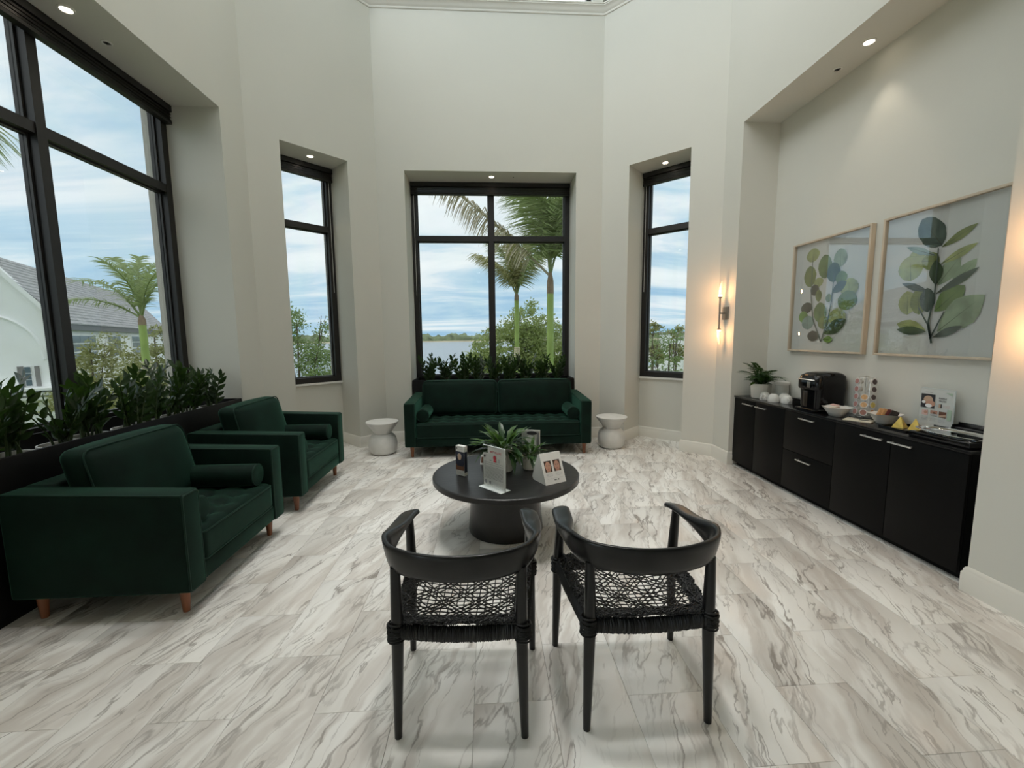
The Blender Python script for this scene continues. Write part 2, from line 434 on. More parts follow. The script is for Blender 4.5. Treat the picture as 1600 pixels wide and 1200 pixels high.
# ------------------------------------------------------------------ windows
def window(num, k, mull, bottom):
    """frame set at the back of the alcove: stiles, rails, transom, optional mullion, panes, raised blind, sill"""
    w = W[k]; a0, a1, dp, sill = ALC[k]
    f0, f1 = dp, dp+.11
    g = G()
    w.block(g, a0, a0+.07, f0, f1, bottom, 3.53); w.block(g, a1-.07, a1, f0, f1, bottom, 3.53)
    root = struct('window_%d' % num, g, M['bronze'])
    root['label'] = {'left': 'wide dark-framed window with one mullion and a transom behind the armchairs', 'back': 'dark-framed four-light window behind the sofa',
        'back_left': 'tall narrow dark-framed window nearest the armchairs', 'back_right': 'tall narrow dark-framed window nearest the black cabinets'}[k]
    g = G(); w.block(g, a0+.07, a1-.07, f0, f1, 3.46, 3.53); ob('head_rail', g, M['bronze'], root, False)
    g = G(); w.block(g, a0+.07, a1-.07, f0, f1, bottom, bottom+.07); ob('bottom_rail', g, M['bronze'], root, False)
    cols = [(a0+.07, a1-.07)]
    if mull:
        g = G(); w.block(g, mull-.034, mull+.034, f0-.005, f1, bottom+.07, 3.46); ob('mullion', g, M['bronze'], root, False)
        cols = [(a0+.07, mull-.034), (mull+.034, a1-.07)]
    g = G()
    for c0, c1 in cols: w.block(g, c0, c1, f0+.004, f1-.004, 2.757, 2.828)
    ob('transom', g, M['bronze'], root, False)
    # glazing beads: thin frames stepped behind the stiles
    g = G()
    for c0, c1 in cols:
        for z0, z1 in ((bottom+.07, 2.757), (2.828, 3.46)):
            for (x0, x1) in ((c0, c0+.014), (c1-.014, c1)): w.block(g, x0, x1, f0+.05, f1-.02, z0, z1)
            for (q0, q1) in ((z0, z0+.012), (z1-.012, z1)): w.block(g, c0+.014, c1-.014, f0+.05, f1-.02, q0, q1)
    ob('glazing_bead', g, M['bead'], root, False)
    for c0, c1 in cols:
        for z0, z1 in ((bottom+.07, 2.757), (2.828, 3.46)):
            g = G(); w.block(g, c0+.014, c1-.014, f0+.066, f0+.074, z0+.012, z1-.012)
            ob('pane', g, M['glass'], root, False)
    # raised blind: head box, stacked slats, bottom bar
    g = G(); w.block(g, a0+.006, a1-.006, f0-.065, f0-.006, 3.475, 3.53)
    bl = ob('blind', g, M['blind'], root, False)
    for i in range(6):
        z = 3.398+i*.0125
        g = G(); w.block(g, a0+.012+.002*(i%2), a1-.012, f0-.060+.006*(i%2), f0-.010, z, z+.005)
        ob('slat', g, M['slat'], bl, False)
    g = G(); w.block(g, a0+.01, a1-.01, f0-.062, f0-.008, 3.368, 3.392)
    ob('bottom_bar', g, M['blind'], bl, False)
    g = G(); p = w.pt(a1-.05 if k in ('left','back_left') else a0+.045, f0-.035, 3.37)
    g.tube([p, (p[0], p[1], 2.0)], .0022, 6); ob('blind_cord', g, M['sill'], bl)
    if sill > .8:
        g = G(); w.block(g, a0, a1, f0-.035, f0+.01, sill-.022, sill)
        ob('window_sill', g, M['sill'], root, False)
    # exterior reveal
    g = G()
    for x0, x1 in ((a0-.001, a0+.02), (a1-.02, a1+.001)): w.block(g, x0, x1, f1, D+.02, sill-.05, HEAD)
    w.block(g, a0, a1, f1, D+.06, sill-.06, sill+.02)
    ob('exterior_reveal', g, M['stucco'], root, False)
    # sampling portal for the sky in this opening
    pl = bpy.data.lights.new('sky_portal', 'AREA'); pl.shape = 'RECTANGLE'; pl.size = a1-a0; pl.size_y = 3.5-bottom
    pl.cycles.is_portal = True
    po = bpy.data.objects.new('sky_portal', pl); col.objects.link(po)
    c = w.pt((a0+a1)/2, D+.09, (3.5+bottom)/2)
    zax = Vector((w.n.x, w.n.y, 0)); xax = Vector((w.d.x, w.d.y, 0)); yax = zax.cross(xax)
    po.matrix_world = Matrix(((xax.x,yax.x,zax.x,c[0]),(xax.y,yax.y,zax.y,c[1]),(xax.z,yax.z,zax.z,c[2]),(0,0,0,1)))
    po.parent = root
M['bead'] = mat('grey_bronze_bead', (.035, .034, .033), .4, .3, var=.1)
M['slat'] = mat('dark_brown_slat', (.016, .014, .012), .35, var=.2)
window(1, 'left', LC[1]-3.135, .79)
window(2, 'back_left', None, .845)
window(3, 'back', 1.457, .79)
window(4, 'back_right', None, .845)
for k, w in W.items():
    if k in ('right', 'front_right', 'back_right'): continue
    pl = bpy.data.lights.new('sky_portal', 'AREA'); pl.shape = 'RECTANGLE'; pl.size = w.L-.3; pl.size_y = ZC1-ZC0
    pl.cycles.is_portal = True
    po = bpy.data.objects.new('sky_portal', pl); col.objects.link(po)
    c = w.pt(w.L/2, .45, (ZC0+ZC1)/2); zax = Vector((w.n.x, w.n.y, 0)); xax = Vector((w.d.x, w.d.y, 0)); yax = zax.cross(xax)
    po.matrix_world = Matrix(((xax.x,yax.x,zax.x,c[0]),(xax.y,yax.y,zax.y,c[1]),(xax.z,yax.z,zax.z,c[2]),(0,0,0,1)))

pl = bpy.data.lights.new('sky_portal', 'AREA'); pl.shape = 'RECTANGLE'; pl.size = 4.1; pl.size_y = 2.6; pl.cycles.is_portal = True
po = bpy.data.objects.new('sky_portal', pl); col.objects.link(po); po.location = (LX0-.25, -1.8, 1.65); po.rotation_euler = (0, R(-90), R(0))
po.matrix_world = Matrix(((0,0,-1,LX0-.25),(1,0,0,-1.8),(0,-1,0,1.65),(0,0,0,1)))
# ------------------------------------------------------------------ unseen lamps added in the lantern ceiling to brighten the floor
M['addedglow'] = mat('added_lamp_glow', (.9, .88, .84), .6, emit=(1, .93, .84), estr=6)
M['addedbody'] = mat('added_lamp_housing', (.8, .8, .78), .4)
def added_ceiling_lamp(x, y, z, w, h, power, label, group, colr=(1, .98, .95)):
    t = thing('added_ceiling_lamp', label, 'added ceiling lamp', (x, y, z), 0, group)
    g = G(); g.box(-w/2-.03, w/2+.03, -h/2-.03, h/2+.03, -.03, 0); ob('housing', g, M['addedbody'], t, False)
    g = G(); g.box(-w/2, w/2, -h/2, h/2, -.036, -.031); ob('diffuser', g, M['addedglow'], t, False)
    l = bpy.data.lights.new('added_ceiling_light', 'AREA'); l.shape = 'RECTANGLE'; l.size = w; l.size_y = h; l.energy = power; l.color = colr; l.spread = R(44)
    o = bpy.data.objects.new('added_ceiling_light', l); col.objects.link(o); o.parent = t; o.location = (0, 0, -.045)
for i in range(4):
    a = i*math.pi/2+math.pi/4
    added_ceiling_lamp(CEN.x-.4+1.1*math.cos(a), CEN.y-.2+1.1*math.sin(a), ZTOP, .5, .5, 6.5, 'unseen square lamp panel added in the high lantern ceiling', 'added lantern lamps')

# ------------------------------------------------------------------ downlights and ceiling discs in the alcove soffits
M['dlwhite'] = mat('white_downlight_trim', (.75, .74, .70), .4)
M['dlglow'] = mat('lit_downlight_lens', (.9, .9, .9), .4, emit=(1, .86, .68), estr=14)
M['dldark'] = mat('dark_metal_cap', (.06, .06, .06), .4, .6)
def downlight(x, y, label, power):
    t = thing('recessed_downlight', label, 'downlight', (x, y, HEAD))
    g = G(); g.lathe([(.045,-.0005),(.045,-.006),(.034,-.007),(.031,-.001)], 24, cap=False); ob('trim_ring', g, M['dlwhite'], t)
    g = G(); g.lathe([(.0305,-.0005),(.0305,-.004),(.001,-.005)], 24); ob('lens', g, M['dlglow'], t)
    l = bpy.data.lights.new('downlight_beam', 'SPOT'); l.energy = power; l.spot_size = R(70); l.spot_blend = .6; l.color = (1, .86, .68); l.shadow_soft_size = .03
    o = bpy.data.objects.new('downlight_beam', l); col.objects.link(o); o.parent = t; o.location = (0, 0, -.012)
downlight(-2.666, 3.147, 'small lit downlight in the soffit above the wide left-hand window', 7)
downlight(-2.03, 5.37, 'small lit downlight above the narrow window nearest the armchairs', 5)
downlight(.099, 5.944, 'small lit downlight above the window behind the sofa', 5)
downlight(2.24, 5.40, 'small lit downlight above the narrow window nearest the cabinets', 5)
downlight(2.826, 3.204, 'small lit downlight in the soffit over the framed prints', 7)
def disc(x, y, label):
    t = thing('sprinkler_cover', label, 'sprinkler', (x, y, HEAD))
    g = G(); g.lathe([(.034,-.0005),(.034,-.004),(.026,-.007),(.022,-.003)], 20, cap=False); ob('plate', g, M['dlwhite'], t)
    g = G(); g.lathe([(.021,-.0005),(.021,-.002),(.008,-.004),(.008,-.011),(.001,-.011)], 16); ob('nozzle', g, M['dldark'], t)
disc(-2.685, 3.465, 'pale round sprinkler plate with dark nozzle above the wide left-hand window')
disc(2.861, 3.525, 'pale round sprinkler plate with dark nozzle in the soffit over the cabinets')
t = thing('sprinkler_cover', 'tiny dark sensor dot in the soffit of the window behind the sofa', 'sensor', (.391, 5.957, HEAD))
g = G(); g.lathe([(.010,-.0005),(.010,-.004),(.001,-.006)], 14); ob('nozzle', g, M['dldark'], t)

def added_lobby_can(x, y):  # unseen downlights added to light the floor near the camera
    t = thing('added_lobby_downlight', 'unseen round white downlight added in the lobby ceiling', 'downlight', (x, y, 3.25), 0, 'added lobby downlights')
    g = G(); g.lathe([(.085,-.0005),(.085,-.006),(.070,-.007),(.066,-.001)], 24, cap=False); ob('trim_ring', g, M['dlwhite'], t)
    g = G(); g.lathe([(.065,-.0005),(.065,-.003),(.001,-.004)], 24); ob('lens', g, M['addedglow'], t)
    l = bpy.data.lights.new('added_lobby_beam', 'SPOT'); l.energy = 9; l.spot_size = R(92); l.spot_blend = .7; l.color = (1, .95, .88); l.shadow_soft_size = .06
    o = bpy.data.objects.new('added_lobby_beam', l); col.objects.link(o); o.parent = t; o.location = (0, 0, -.012)
for x in (-1.9, -.2):
    for y in (-.05, -2.2): added_lobby_can(x, y)
# ------------------------------------------------------------------ wall sconces
M['nickel'] = mat('aged_nickel', (.30, .285, .26), .35, .9, var=.1)
M['flame'] = mat('lit_frosted_spike', (.9, .7, .5), .4, emit=(1, .50, .22), estr=1.6)
M['bulb'] = mat('glowing_bulb', (1, .9, .7), .4, emit=(1, .80, .50), estr=9)
def sconce(y, label):
    t = thing('wall_sconce', label, 'wall lamp', (XR, y, 1.645), 0, 'spike wall sconces')
    g = G(); g.bbox(-.016, -.0005, -.055, .055, -.068, .068, .004); ob('backplate', g, M['nickel'], t)
    g = G(); g.tube([(-.016,0,0),(-.075,0,0)], .008, 10); ob('arm', g, M['nickel'], t)
    g = G(); g.tube([(-.075,0,-.165),(-.075,0,.165)], .0075, 10); ob('rod', g, M['nickel'], t)
    for sg in (1, -1):
        g = G(); g.lathe([(.008,.16),(.019,.165),(.019,.175),(.012,.178)], 14)
        g.xf(Matrix.Diagonal((1,1,sg,1)))
        g.v = [(x-.075, yy, z) for x, yy, z in g.v]
        cup = ob('cup', g, M['nickel'], t)
        # glass spike: a hollow quill cut off at a slant
        rings = []
        for i in range(9):
            u = i/8; r_ = .017*(1-.35*u) if u < .8 else .017*(1-.35*u)*(1-(u-.8)/.2*.9)
            rings.append([(-.075+r_*math.cos(a*math.pi/6)+.012*u*u, r_*math.sin(a*math.pi/6), sg*(.176+.165*u)) for a in range(12)])
        g = G(); g.loft(rings)
        ob('glass_spike', g, M['flame'], t)
        g = G(); g.lathe([(.003,-.014),(.013,-.008),(.0185,.003),(.017,.014),(.008,.024)], 12)
        g.v = [(x-.075, yy, sg*(.182+z)) for x, yy, z in g.v]
        ob('bulb', g, M['bulb'], t)
        l = bpy.data.lights.new('sconce_glow', 'POINT'); l.energy = 2.2; l.color = (1, .50, .20); l.shadow_soft_size = .02
        o = bpy.data.objects.new('sconce_glow', l); col.objects.link(o); o.parent = t; o.location = (-.11, 0, sg*.23)
sconce(4.545, 'slim nickel wall sconce with two glowing spikes beside the narrow window')
sconce(1.852, 'slim nickel wall sconce with two glowing spikes beyond the large framed print')
# ------------------------------------------------------------------ furniture materials
M['velvet'] = mat('dark_green_velvet', (.0024, .0125, .0080), .75, var=.35, scale=7, bump=.08, bscale=300, sheen=.32, sheen_tint=(.25, .75, .52), spec=.15)
M['piping'] = mat('dark_green_piping', (.005, .022, .014), .6, var=.2, sheen=.25, sheen_tint=(.3, .8, .6), spec=.2)
M['legwood'] = mat('reddish_brown_wood', (.24, .085, .035), .42, var=.25, scale=20, stretch=(1,1,.15))
M['white'] = mat('matt_white_plaster', (.70, .69, .66), .6, var=.06, scale=9, bump=.25, bscale=35)
M['blackwood'] = mat('black_stained_oak', (.009, .0088, .0088), .34, var=.25, scale=14, bump=.10, bscale=60, stretch=(.25,1,1), spec=.5)
M['chairblack'] = mat('satin_black_wood', (.0032, .0033, .0036), .32, var=.2, scale=30, spec=.42, coat=.1)
M['cord'] = mat('black_leather_cord', (.006, .006, .006), .52, var=.4, scale=90, spec=.45)

# ------------------------------------------------------------------ tufted velvet seating
def loop_pipe(pts, r=.006):
    g = G(); g.tube(pts, r, 6, closed=True); return g
def rrect(a0, a1, b0, b1, r, n=4):
    out = []
    for (cx, cy, t0) in ((a1-r,b1-r,0),(a0+r,b1-r,90),(a0+r,b0+r,180),(a1-r,b0+r,270)):
        for i in range(n+1):
            t = R(t0+90*i/n); out.append((cx+r*math.cos(t), cy+r*math.sin(t)))
    return out
bt = G(); bt.lathe([(.001,.004),(.009,.003),(.011,-.001),(.009,-.006)], 10)
BUTTON = mesh_of('tuft_button', bt, M['piping'])
def seating(name, label, cat, loc, rz, Wd, ncush, tuft, group=None, Dp=.86):
    """front faces local -y; origin on the floor at the centre"""
    t = thing(name, label, cat, loc, rz, group)
    h, d = Wd/2, Dp/2; aw = .125
    # wooden legs
    for sx in (-1, 1):
        for sy in (-1, 1):
            g = G(); x, y = sx*(h-.07), sy*(d-.08)
            g.lathe([(.013,0),(.016,.002),(.026,.135),(.026,.145)], 16)
            g.v = [(px+x-sx*.0+sx*.012*(1-pz/.14)*0, py+y+sy*.0, pz) for px, py, pz in g.v]
            ob('leg', g, M['legwood'], t)
    # base rail under the seat
    g = G(); g.bbox(-h+aw-.01, h-aw+.01, -d+.012, d-.02, .135, .235, .012, 2); ob('base', g, M['velvet'], t)
    # arms: upright slabs with a flat top that rises slightly to the back
    for sx in (-1, 1):
        def lift(p, sx=sx):
            if p[2] > 0: return (p[0], p[1], p[2]+.03*max(0, (p[1]+d)/(2*d)))
            return p
        g = G(); g.rbox((sx*(h-aw/2), 0, .3925), (aw/2, d, .2575), .016, (1,6,3), 2, lift)
        a = ob('arm', g, M['velvet'], t)
        rr = rrect(sx*(h-aw/2)-aw/2+.006, sx*(h-aw/2)+aw/2-.006, .142, .644, .016)
        g = loop_pipe([(x, -d+.004, z) for x, z in rr], .0055); ob('piping', g, M['piping'], a)
        g = G(); xo = sx*(h-.006)
        g.tube([(xo, -d+.01, .6465), (xo, d-.02, .6765)], .005, 6); g.tube([(sx*(h-aw+.006), -d+.01, .6465), (sx*(h-aw+.006), d-.02, .6765)], .005, 6)
        ob('piping', g, M['piping'], a)
    # back
    def slope(p): return (p[0], p[1]+(.05*(p[2]+.27)/.54), p[2])
    g = G(); g.rbox((0, d-.13, .41), (h-aw+.005, .075, .275), .02, (4,1,4), 2, slope); ob('backrest', g, M['velvet'], t)
    # tufted seat cushion
    cx, cy = h-aw-.004, .315; y0 = -d+.315+.002
    nx, ny = tuft
    bx = [(-cx+.09)+(2*cx-.18)*i/(nx-1) for i in range(nx)]; by = [-cy+.12+(2*cy-.28)*j/(ny-1) for j in range(ny)]
    sgx = (2*cx-.18)/(nx-1)
    def tuftf(p):
        x, y, z = p
        if z > 0:
            e = max(0, 1-(x/cx)**8)*max(0, 1-(y/cy)**8)
            z += .014*e
            dimp = 0
            for a in bx:
                if abs(x-a) > sgx: continue
                for b in by:
                    q = ((x-a)**2+(y-b)**2)/(sgx*.30)**2
                    dimp = max(dimp, math.exp(-q))
            # creases that join the buttons
            ux = (x-bx[0])/sgx; fx = abs(ux-round(ux)); uy = (y-by[0])/((by[-1]-by[0])/(ny-1)); fy = abs(uy-round(uy))
            cr = max(math.exp(-(fx/.10)**2), math.exp(-(fy/.12)**2))
            z -= (.024*dimp+.006*cr)*e
        else:
            pass
        return (x, y, z)
    g = G(); g.rbox((0, y0, .322), (cx, cy, .09), .035, (max(16, int(nx*7)), 24, 3), 3, tuftf)
    sc = ob('seat_cushion', g, M['velvet'], t, angle=80)
    for zz in (.245, .395):
        g = loop_pipe([(x, y, zz) for x, y in rrect(-cx+.004, cx-.004, y0-cy+.004, y0+cy-.004, .03)], .005); ob('piping', g, M['piping'], sc)
    for a in bx:
        for b in by: link('tuft_button', BUTTON, sc, (a, y0+b, .322+.09+.014-.024))
    # back cushions, leaning
    bw = (2*cx)/ncush
    for i in range(ncush):
        cxx = -cx+bw*(i+.5)
        def puff(p, bw=bw):
            x, y, z = p; e = max(0, 1-(x/(bw/2))**4)*max(0, 1-(z/.215)**4)
            y = y-.045*e if y < 0 else y+.02*e
            # little dents on the face, softened top edge
            z += .012*math.cos(x/(bw/2)*1.5)*(1 if z > 0 else 0)
            return (x, y+.10*(z/.43), z)
        g = G(); g.rbox((cxx, d-.27, .635), (bw/2-.006, .075, .215), .055, (14,1,10), 3, puff)
        bc = ob('back_cushion', g, M['velvet'], t, angle=80)
        pp = []
        for x, z in rrect(-bw/2+.012, bw/2-.012, -.205, .212, .05, 5):
            zz = z+.012*math.cos(x/(bw/2)*1.5)*(1 if z > 0 else 0)
            pp.append((cxx+x, d-.27-.066+.10*(zz/.43), .635+zz))
        g = loop_pipe(pp, .005); ob('piping', g, M['piping'], bc)
    return t
def bolster(loc, rz, label, group, length=.46, r=.074):
    """round velvet roll lying along local y"""
    t = thing('bolster_cushion', label, 'bolster', loc, rz, group)
    g = G(); L2 = length/2
    prof = [(.004,-L2),(r*.55,-L2-.004),(r*.9,-L2),(r,-L2+.010),(r,-L2+.04),(r*1.02,0),(r,L2-.04),(r,L2-.010),(r*.9,L2),(r*.55,L2+.004),(.004,L2)]
    g.lathe(prof, 28); g.xf(Matrix.Rotation(R(-90), 4, 'X'))
    ob('roll', g, M['velvet'], t)
    for e in (-1, 1):
        g = loop_pipe([(r*.96*math.cos(a*math.pi/12), e*(L2-.004), r*.96*math.sin(a*math.pi/12)) for a in range(24)], .0045)
        ob('piping', g, M['piping'], t)
SX = .13
seating('tufted_sofa', 'long dark green velvet sofa with button-tufted seat under the back window', 'sofa', (SX, 5.33, 0), 0, 2.2, 2, (13, 3))
bolster((SX-.895, 5.19, .497), 0, 'green velvet bolster at the sofa arm nearer the armchairs', 'sofa bolsters')
bolster((SX+.895, 5.19, .497), 0, 'green velvet bolster at the sofa arm nearer the cabinets', 'sofa bolsters')
for (y, nb, lab) in ((2.612, 'armchair beside the wide opening', 'deep green velvet armchair standing farther from the sofa'), (3.935, '', 'deep green velvet armchair standing closer to the sofa')):
    seating('velvet_armchair', lab, 'armchair', (-1.945, y, 0), R(90), 1.0 if y < 3 else 1.03, 1, (5, 3), 'green velvet armchairs')
    for sg, lb in ((-1, 'far from the sofa'), (1, 'near the sofa')):
        which = 'armchair farther from the sofa' if y < 3 else 'armchair closer to the sofa'
        bolster((-1.80, y+sg*.295, .497), R(90), 'green velvet bolster on the %s, at its arm %s' % (which, 'facing the lobby' if sg < 0 else 'facing the sofa'), 'armchair bolsters')

# ------------------------------------------------------------------ hourglass side tables
def side_table(loc, label):
    t = thing('side_table', label, 'side table', loc, 0, 'white hourglass side tables')
    prof = [(.115,0),(.140,.012),(.163,.05),(.172,.11),(.170,.15),(.158,.20),(.130,.235),(.103,.252)]
    rnd = random.Random(loc[0])
    ph = [rnd.uniform(0, 6) for _ in range(4)]
    wob = lambda k, n, z: 1+.012*math.sin(3*2*math.pi*k/n+ph[0]+z*9)+.007*math.sin(7*2*math.pi*k/n+ph[1]-z*20)
    g = G(); g.lathe(prof, 48, wob=wob); ob('base', g, M['white'], t)
    g = G(); g.lathe([(.101,.252),(.108,.265),(.135,.31),(.168,.352),(.192,.383),(.195,.392),(.192,.398),(.18,.400)], 48); ob('tabletop', g, M['white'], t)
side_table((-1.292, 5.20, 0), 'white hourglass plaster side table between sofa and armchairs')
side_table((1.567, 5.225, 0), 'white hourglass plaster side table on the cabinet side of the sofa')

# ------------------------------------------------------------------ round coffee table
TX, TY, TZ = .125, 2.985, .44
t = thing('coffee_table', 'round black wooden coffee table on a thick drum base', 'coffee table', (TX, TY, 0))
g = G(); g.lathe([(.505,TZ-.042),(.520,TZ-.040),(.525,TZ-.034),(.525,TZ-.006),(.520,TZ-.001),(.512,TZ)], 96); ob('tabletop', g, M['blackwood'], t)
g = G(); g.lathe([(.262,0),(.272,.004),(.274,.012),(.270,.06),(.250,.30),(.246,TZ-.042)], 64)
g.v = [(x-.003, y+.045, z) for x, y, z in g.v]
ob('base', g, M['blackwood'], t)

# ------------------------------------------------------------------ black chairs with woven seats
def cat_rom(P, n):
    out = []
    Q = [P[0]]+P+[P[-1]]
    for i in range(1, len(Q)-2):
        for k in range(n):
            t_ = k/n; a, b, c, d_ = (Vector(Q[i+j]) for j in (-1,0,1,2))
            out.append(.5*((2*b)+(c-a)*t_+(2*a-5*b+4*c-d_)*t_*t_+(3*b-a-3*c+d_)*t_**3))
    out.append(Vector(P[-1])); return out
SH = .425    # seat height at the rails
FRONT, REAR, FY, RY = .262, .222, .205, -.205
def seat_z(x, y):
    return SH+.008-.030*max(0, 1-(x/.25)**2)*max(0, 1-(y/.215)**2)
def half_w(y): return REAR+(FRONT-REAR)*(y-RY)/(FY-RY)
def chair_meshes():
    A = {}
    # legs
    def leg(b, s_, t_):
        g = G(); pts = [b, tuple(b[i]+(s_[i]-b[i])*.5 for i in range(3)), s_, tuple((s_[i]+t_[i])/2 for i in range(3)), t_]
        g.tube(pts, [.0135, .0185, .0225, .020, .0165], 14); return mesh_of('leg', g, M['chairblack'])
    A['legs'] = [leg((sx*.226, -.215, 0), (sx*.216, -.205, SH-.01), (sx*.218, -.202, .636)) for sx in (-1, 1)] + \
                [leg((sx*.272, .213, 0), (sx*.262, .205, SH-.01), (sx*.256, .165, .652)) for sx in (-1, 1)]
    # horseshoe arm rail
    half = [(-.250,.228,.648),(-.257,.165,.664),(-.264,.06,.670),(-.269,-.05,.672),(-.260,-.14,.672),(-.214,-.216,.670),(-.11,-.264,.668),(0,-.277,.667)]
    P = half+[(-x,y,z) for x,y,z in half[-2::-1]]
    path = cat_rom(P, 6); n = len(path); rings = []
    for i, p in enumerate(path):
        u = abs(i/(n-1)-.5)*2          # 0 at the back, 1 at the tips
        tdir = (path[min(i+1,n-1)]-path[max(i-1,0)]); tdir.z = 0; tdir.normalize()
        nrm = Vector((tdir.y, -tdir.x, 0))   # outward
        if nrm.dot(Vector((p.x, p.y+.0, 0))) < 0 and abs(p.x) > .05: nrm = -nrm
        if abs(p.x) <= .05: nrm = Vector((0,-1,0)) if nrm.y > 0 else nrm
        sm = lambda e0, e1, x: (lambda q: q*q*(3-2*q))(max(0, min(1, (x-e0)/(e1-e0))))
        k = sm(.38, .74, u)
        a = .012+(.038-.012)*k; b = .052+(.0125-.052)*k
        if u > .86: a *= 1-.42*((u-.86)/.14)**2
        tilt = (1-k)*.20+.10*k       # lean outward at the top
        ring_ = []
        m_ = 16
        for j in range(m_):
            th = 2*math.pi*j/m_; cx_, sz = math.cos(th), math.sin(th)
            ex = .62
            px = a*math.copysign(abs(cx_)**ex, cx_); pz = b*math.copysign(abs(sz)**ex, sz)
            ring_.append(tuple(p+nrm*(px+pz*tilt)+Vector((0,0,pz-px*.18*k))))
        rings.append(ring_)
    if True:
        g = G(); g.loft(rings); A['rail'] = mesh_of('arm_rail', g, M['chairblack'], angle=60)
    # seat rails with cord wound round them
    def wound(p, q, bulge, sag=0):
        g = G(); p, q = Vector(p), Vector(q); L_ = (q-p).length; n_ = int(L_/.0072); d_ = (q-p)/L_
        sd = Vector((-d_.y, d_.x, 0)); up = Vector((0,0,1)); pts = []
        def cen(t_): return p+(q-p)*t_+Vector((0,0,-sag*math.sin(math.pi*t_)))
        g.tube([cen(i/12) for i in range(13)], bulge*.93, 10)
        rnd = random.Random(int(p.x*1000)+int(q.y*999))
        for i in range(n_):
            c = cen((i+.5)/n_); sl = rnd.uniform(-.0025, .0025); rr = bulge*rnd.uniform(.98, 1.06)
            g.tube([tuple(c+sd*(rr*.82*math.cos(a*math.pi/5))+up*(rr*1.15*math.sin(a*math.pi/5))+d_*(sl*math.cos(a*math.pi/5))) for a in range(10)], .0040, 4, closed=True)
        return mesh_of('wound_rail', g, M['cord'])
    zc = SH-.022
    A['rails'] = [wound((-REAR,RY,zc),(REAR,RY,zc),.023,.016), wound((-FRONT,FY,zc),(FRONT,FY,zc),.023,.012),
                  wound((-REAR,RY,zc),(-FRONT,FY,zc),.023,.006), wound((REAR,RY,zc),(FRONT,FY,zc),.023,.006)]
    # corner bindings
    A['bind'] = []
    for (x, y) in ((-REAR,RY),(REAR,RY),(-FRONT,FY),(FRONT,FY)):
        g = G()
        for i in range(9):
            z = SH-.055+i*.0075; r_ = .027+.0015*math.sin(i*2.1)
            tl = .18*math.sin(i*1.7)
            g.tube([(x+r_*math.cos(a*math.pi/6), y+r_*math.sin(a*math.pi/6), z+tl*r_*math.cos(a*math.pi/6+i)) for a in range(12)], .0042, 4, closed=True)
        A['bind'].append(mesh_of('corner_binding', g, M['cord']))
    # open star weave: straight cords both ways, and groups of slanting cords with gaps
    g = G()
    def cord(x0, y0, x1, y1, r_, dz):
        # clip to the seat outline
        pts = []
        for i in range(15):
            u = i/14; x, y = x0+(x1-x0)*u, y0+(y1-y0)*u
            if RY-.014 <= y <= FY+.014 and abs(x) <= half_w(y)+.012:
                pts.append((x, y, seat_z(x, y)+dz+.0016*math.sin(i*2.6+x0*90)))
        if len(pts) > 2: g.tube(pts, r_, 5)
    p_ = .0265
    nx = int(.27/p_)
    for i in range(-nx, nx+1): cord(i*p_, RY, i*p_*1.12, FY, .0023, 0)
    for j in range(-7, 9): cord(-.27, j*p_, .27, j*p_, .0023, .003)
    per = .125
    for sg in (1, -1):
        for k in range(-7, 8):
            for q in (-.024, 0, .024):
                o = k*per+q+(.0 if sg > 0 else 0)
                # 45 degree lines, cut into many short steps so that clipping stays tidy
                for part in range(3):
                    a0, a1 = -.27+part*.18, -.27+(part+1)*.18
                    cord(a0, sg*(a0-o), a1, sg*(a1-o), .0025, .006 if sg > 0 else -.003)
    # dense border all round
    rnd = random.Random(3)
    for i in range(420):
        y = rnd.uniform(RY, FY); x = rnd.choice((-1,1))*(half_w(y)-rnd.uniform(.0, .032)); a = rnd.uniform(.5, 2.6); l = .028
        cord(x-l*math.cos(a), y-l*math.sin(a), x+l*math.cos(a), y+l*math.sin(a), .0031, rnd.uniform(-.002, .009))
    for i in range(420):
        y = rnd.choice((RY+rnd.uniform(-.016, .034), FY-rnd.uniform(-.012, .028))); x = rnd.uniform(-half_w(y), half_w(y)); a = rnd.uniform(-1.0, 1.0)+rnd.choice((0, math.pi)); l = .028
        cord(x-l*math.cos(a), y-l*math.sin(a), x+l*math.cos(a), y+l*math.sin(a), .0031, rnd.uniform(-.002, .009))
    A['weave'] = mesh_of('woven_seat', g, M['cord'])
    return A
CH = chair_meshes()
def chair(loc, rz, label):
    t = thing('woven_seat_armchair', label, 'chair', loc, rz, 'black chairs with woven seats')
    for m_ in CH['legs']: link('leg', m_, t)
    link('arm_rail', CH['rail'], t)
    for m_ in CH['rails']: link('seat_rail', m_, t)
    for m_ in CH['bind']: link('corner_binding', m_, t)
    w_ = link('woven_seat', CH['weave'], t); w_['kind'] = 'stuff'
chair((-.098, 1.590, 0), R(-3.5), 'black round-backed chair with woven cord seat, nearer the green armchairs')
chair((.566, 1.588, 0), R(0), 'black round-backed chair with woven cord seat, nearer the black cabinets')
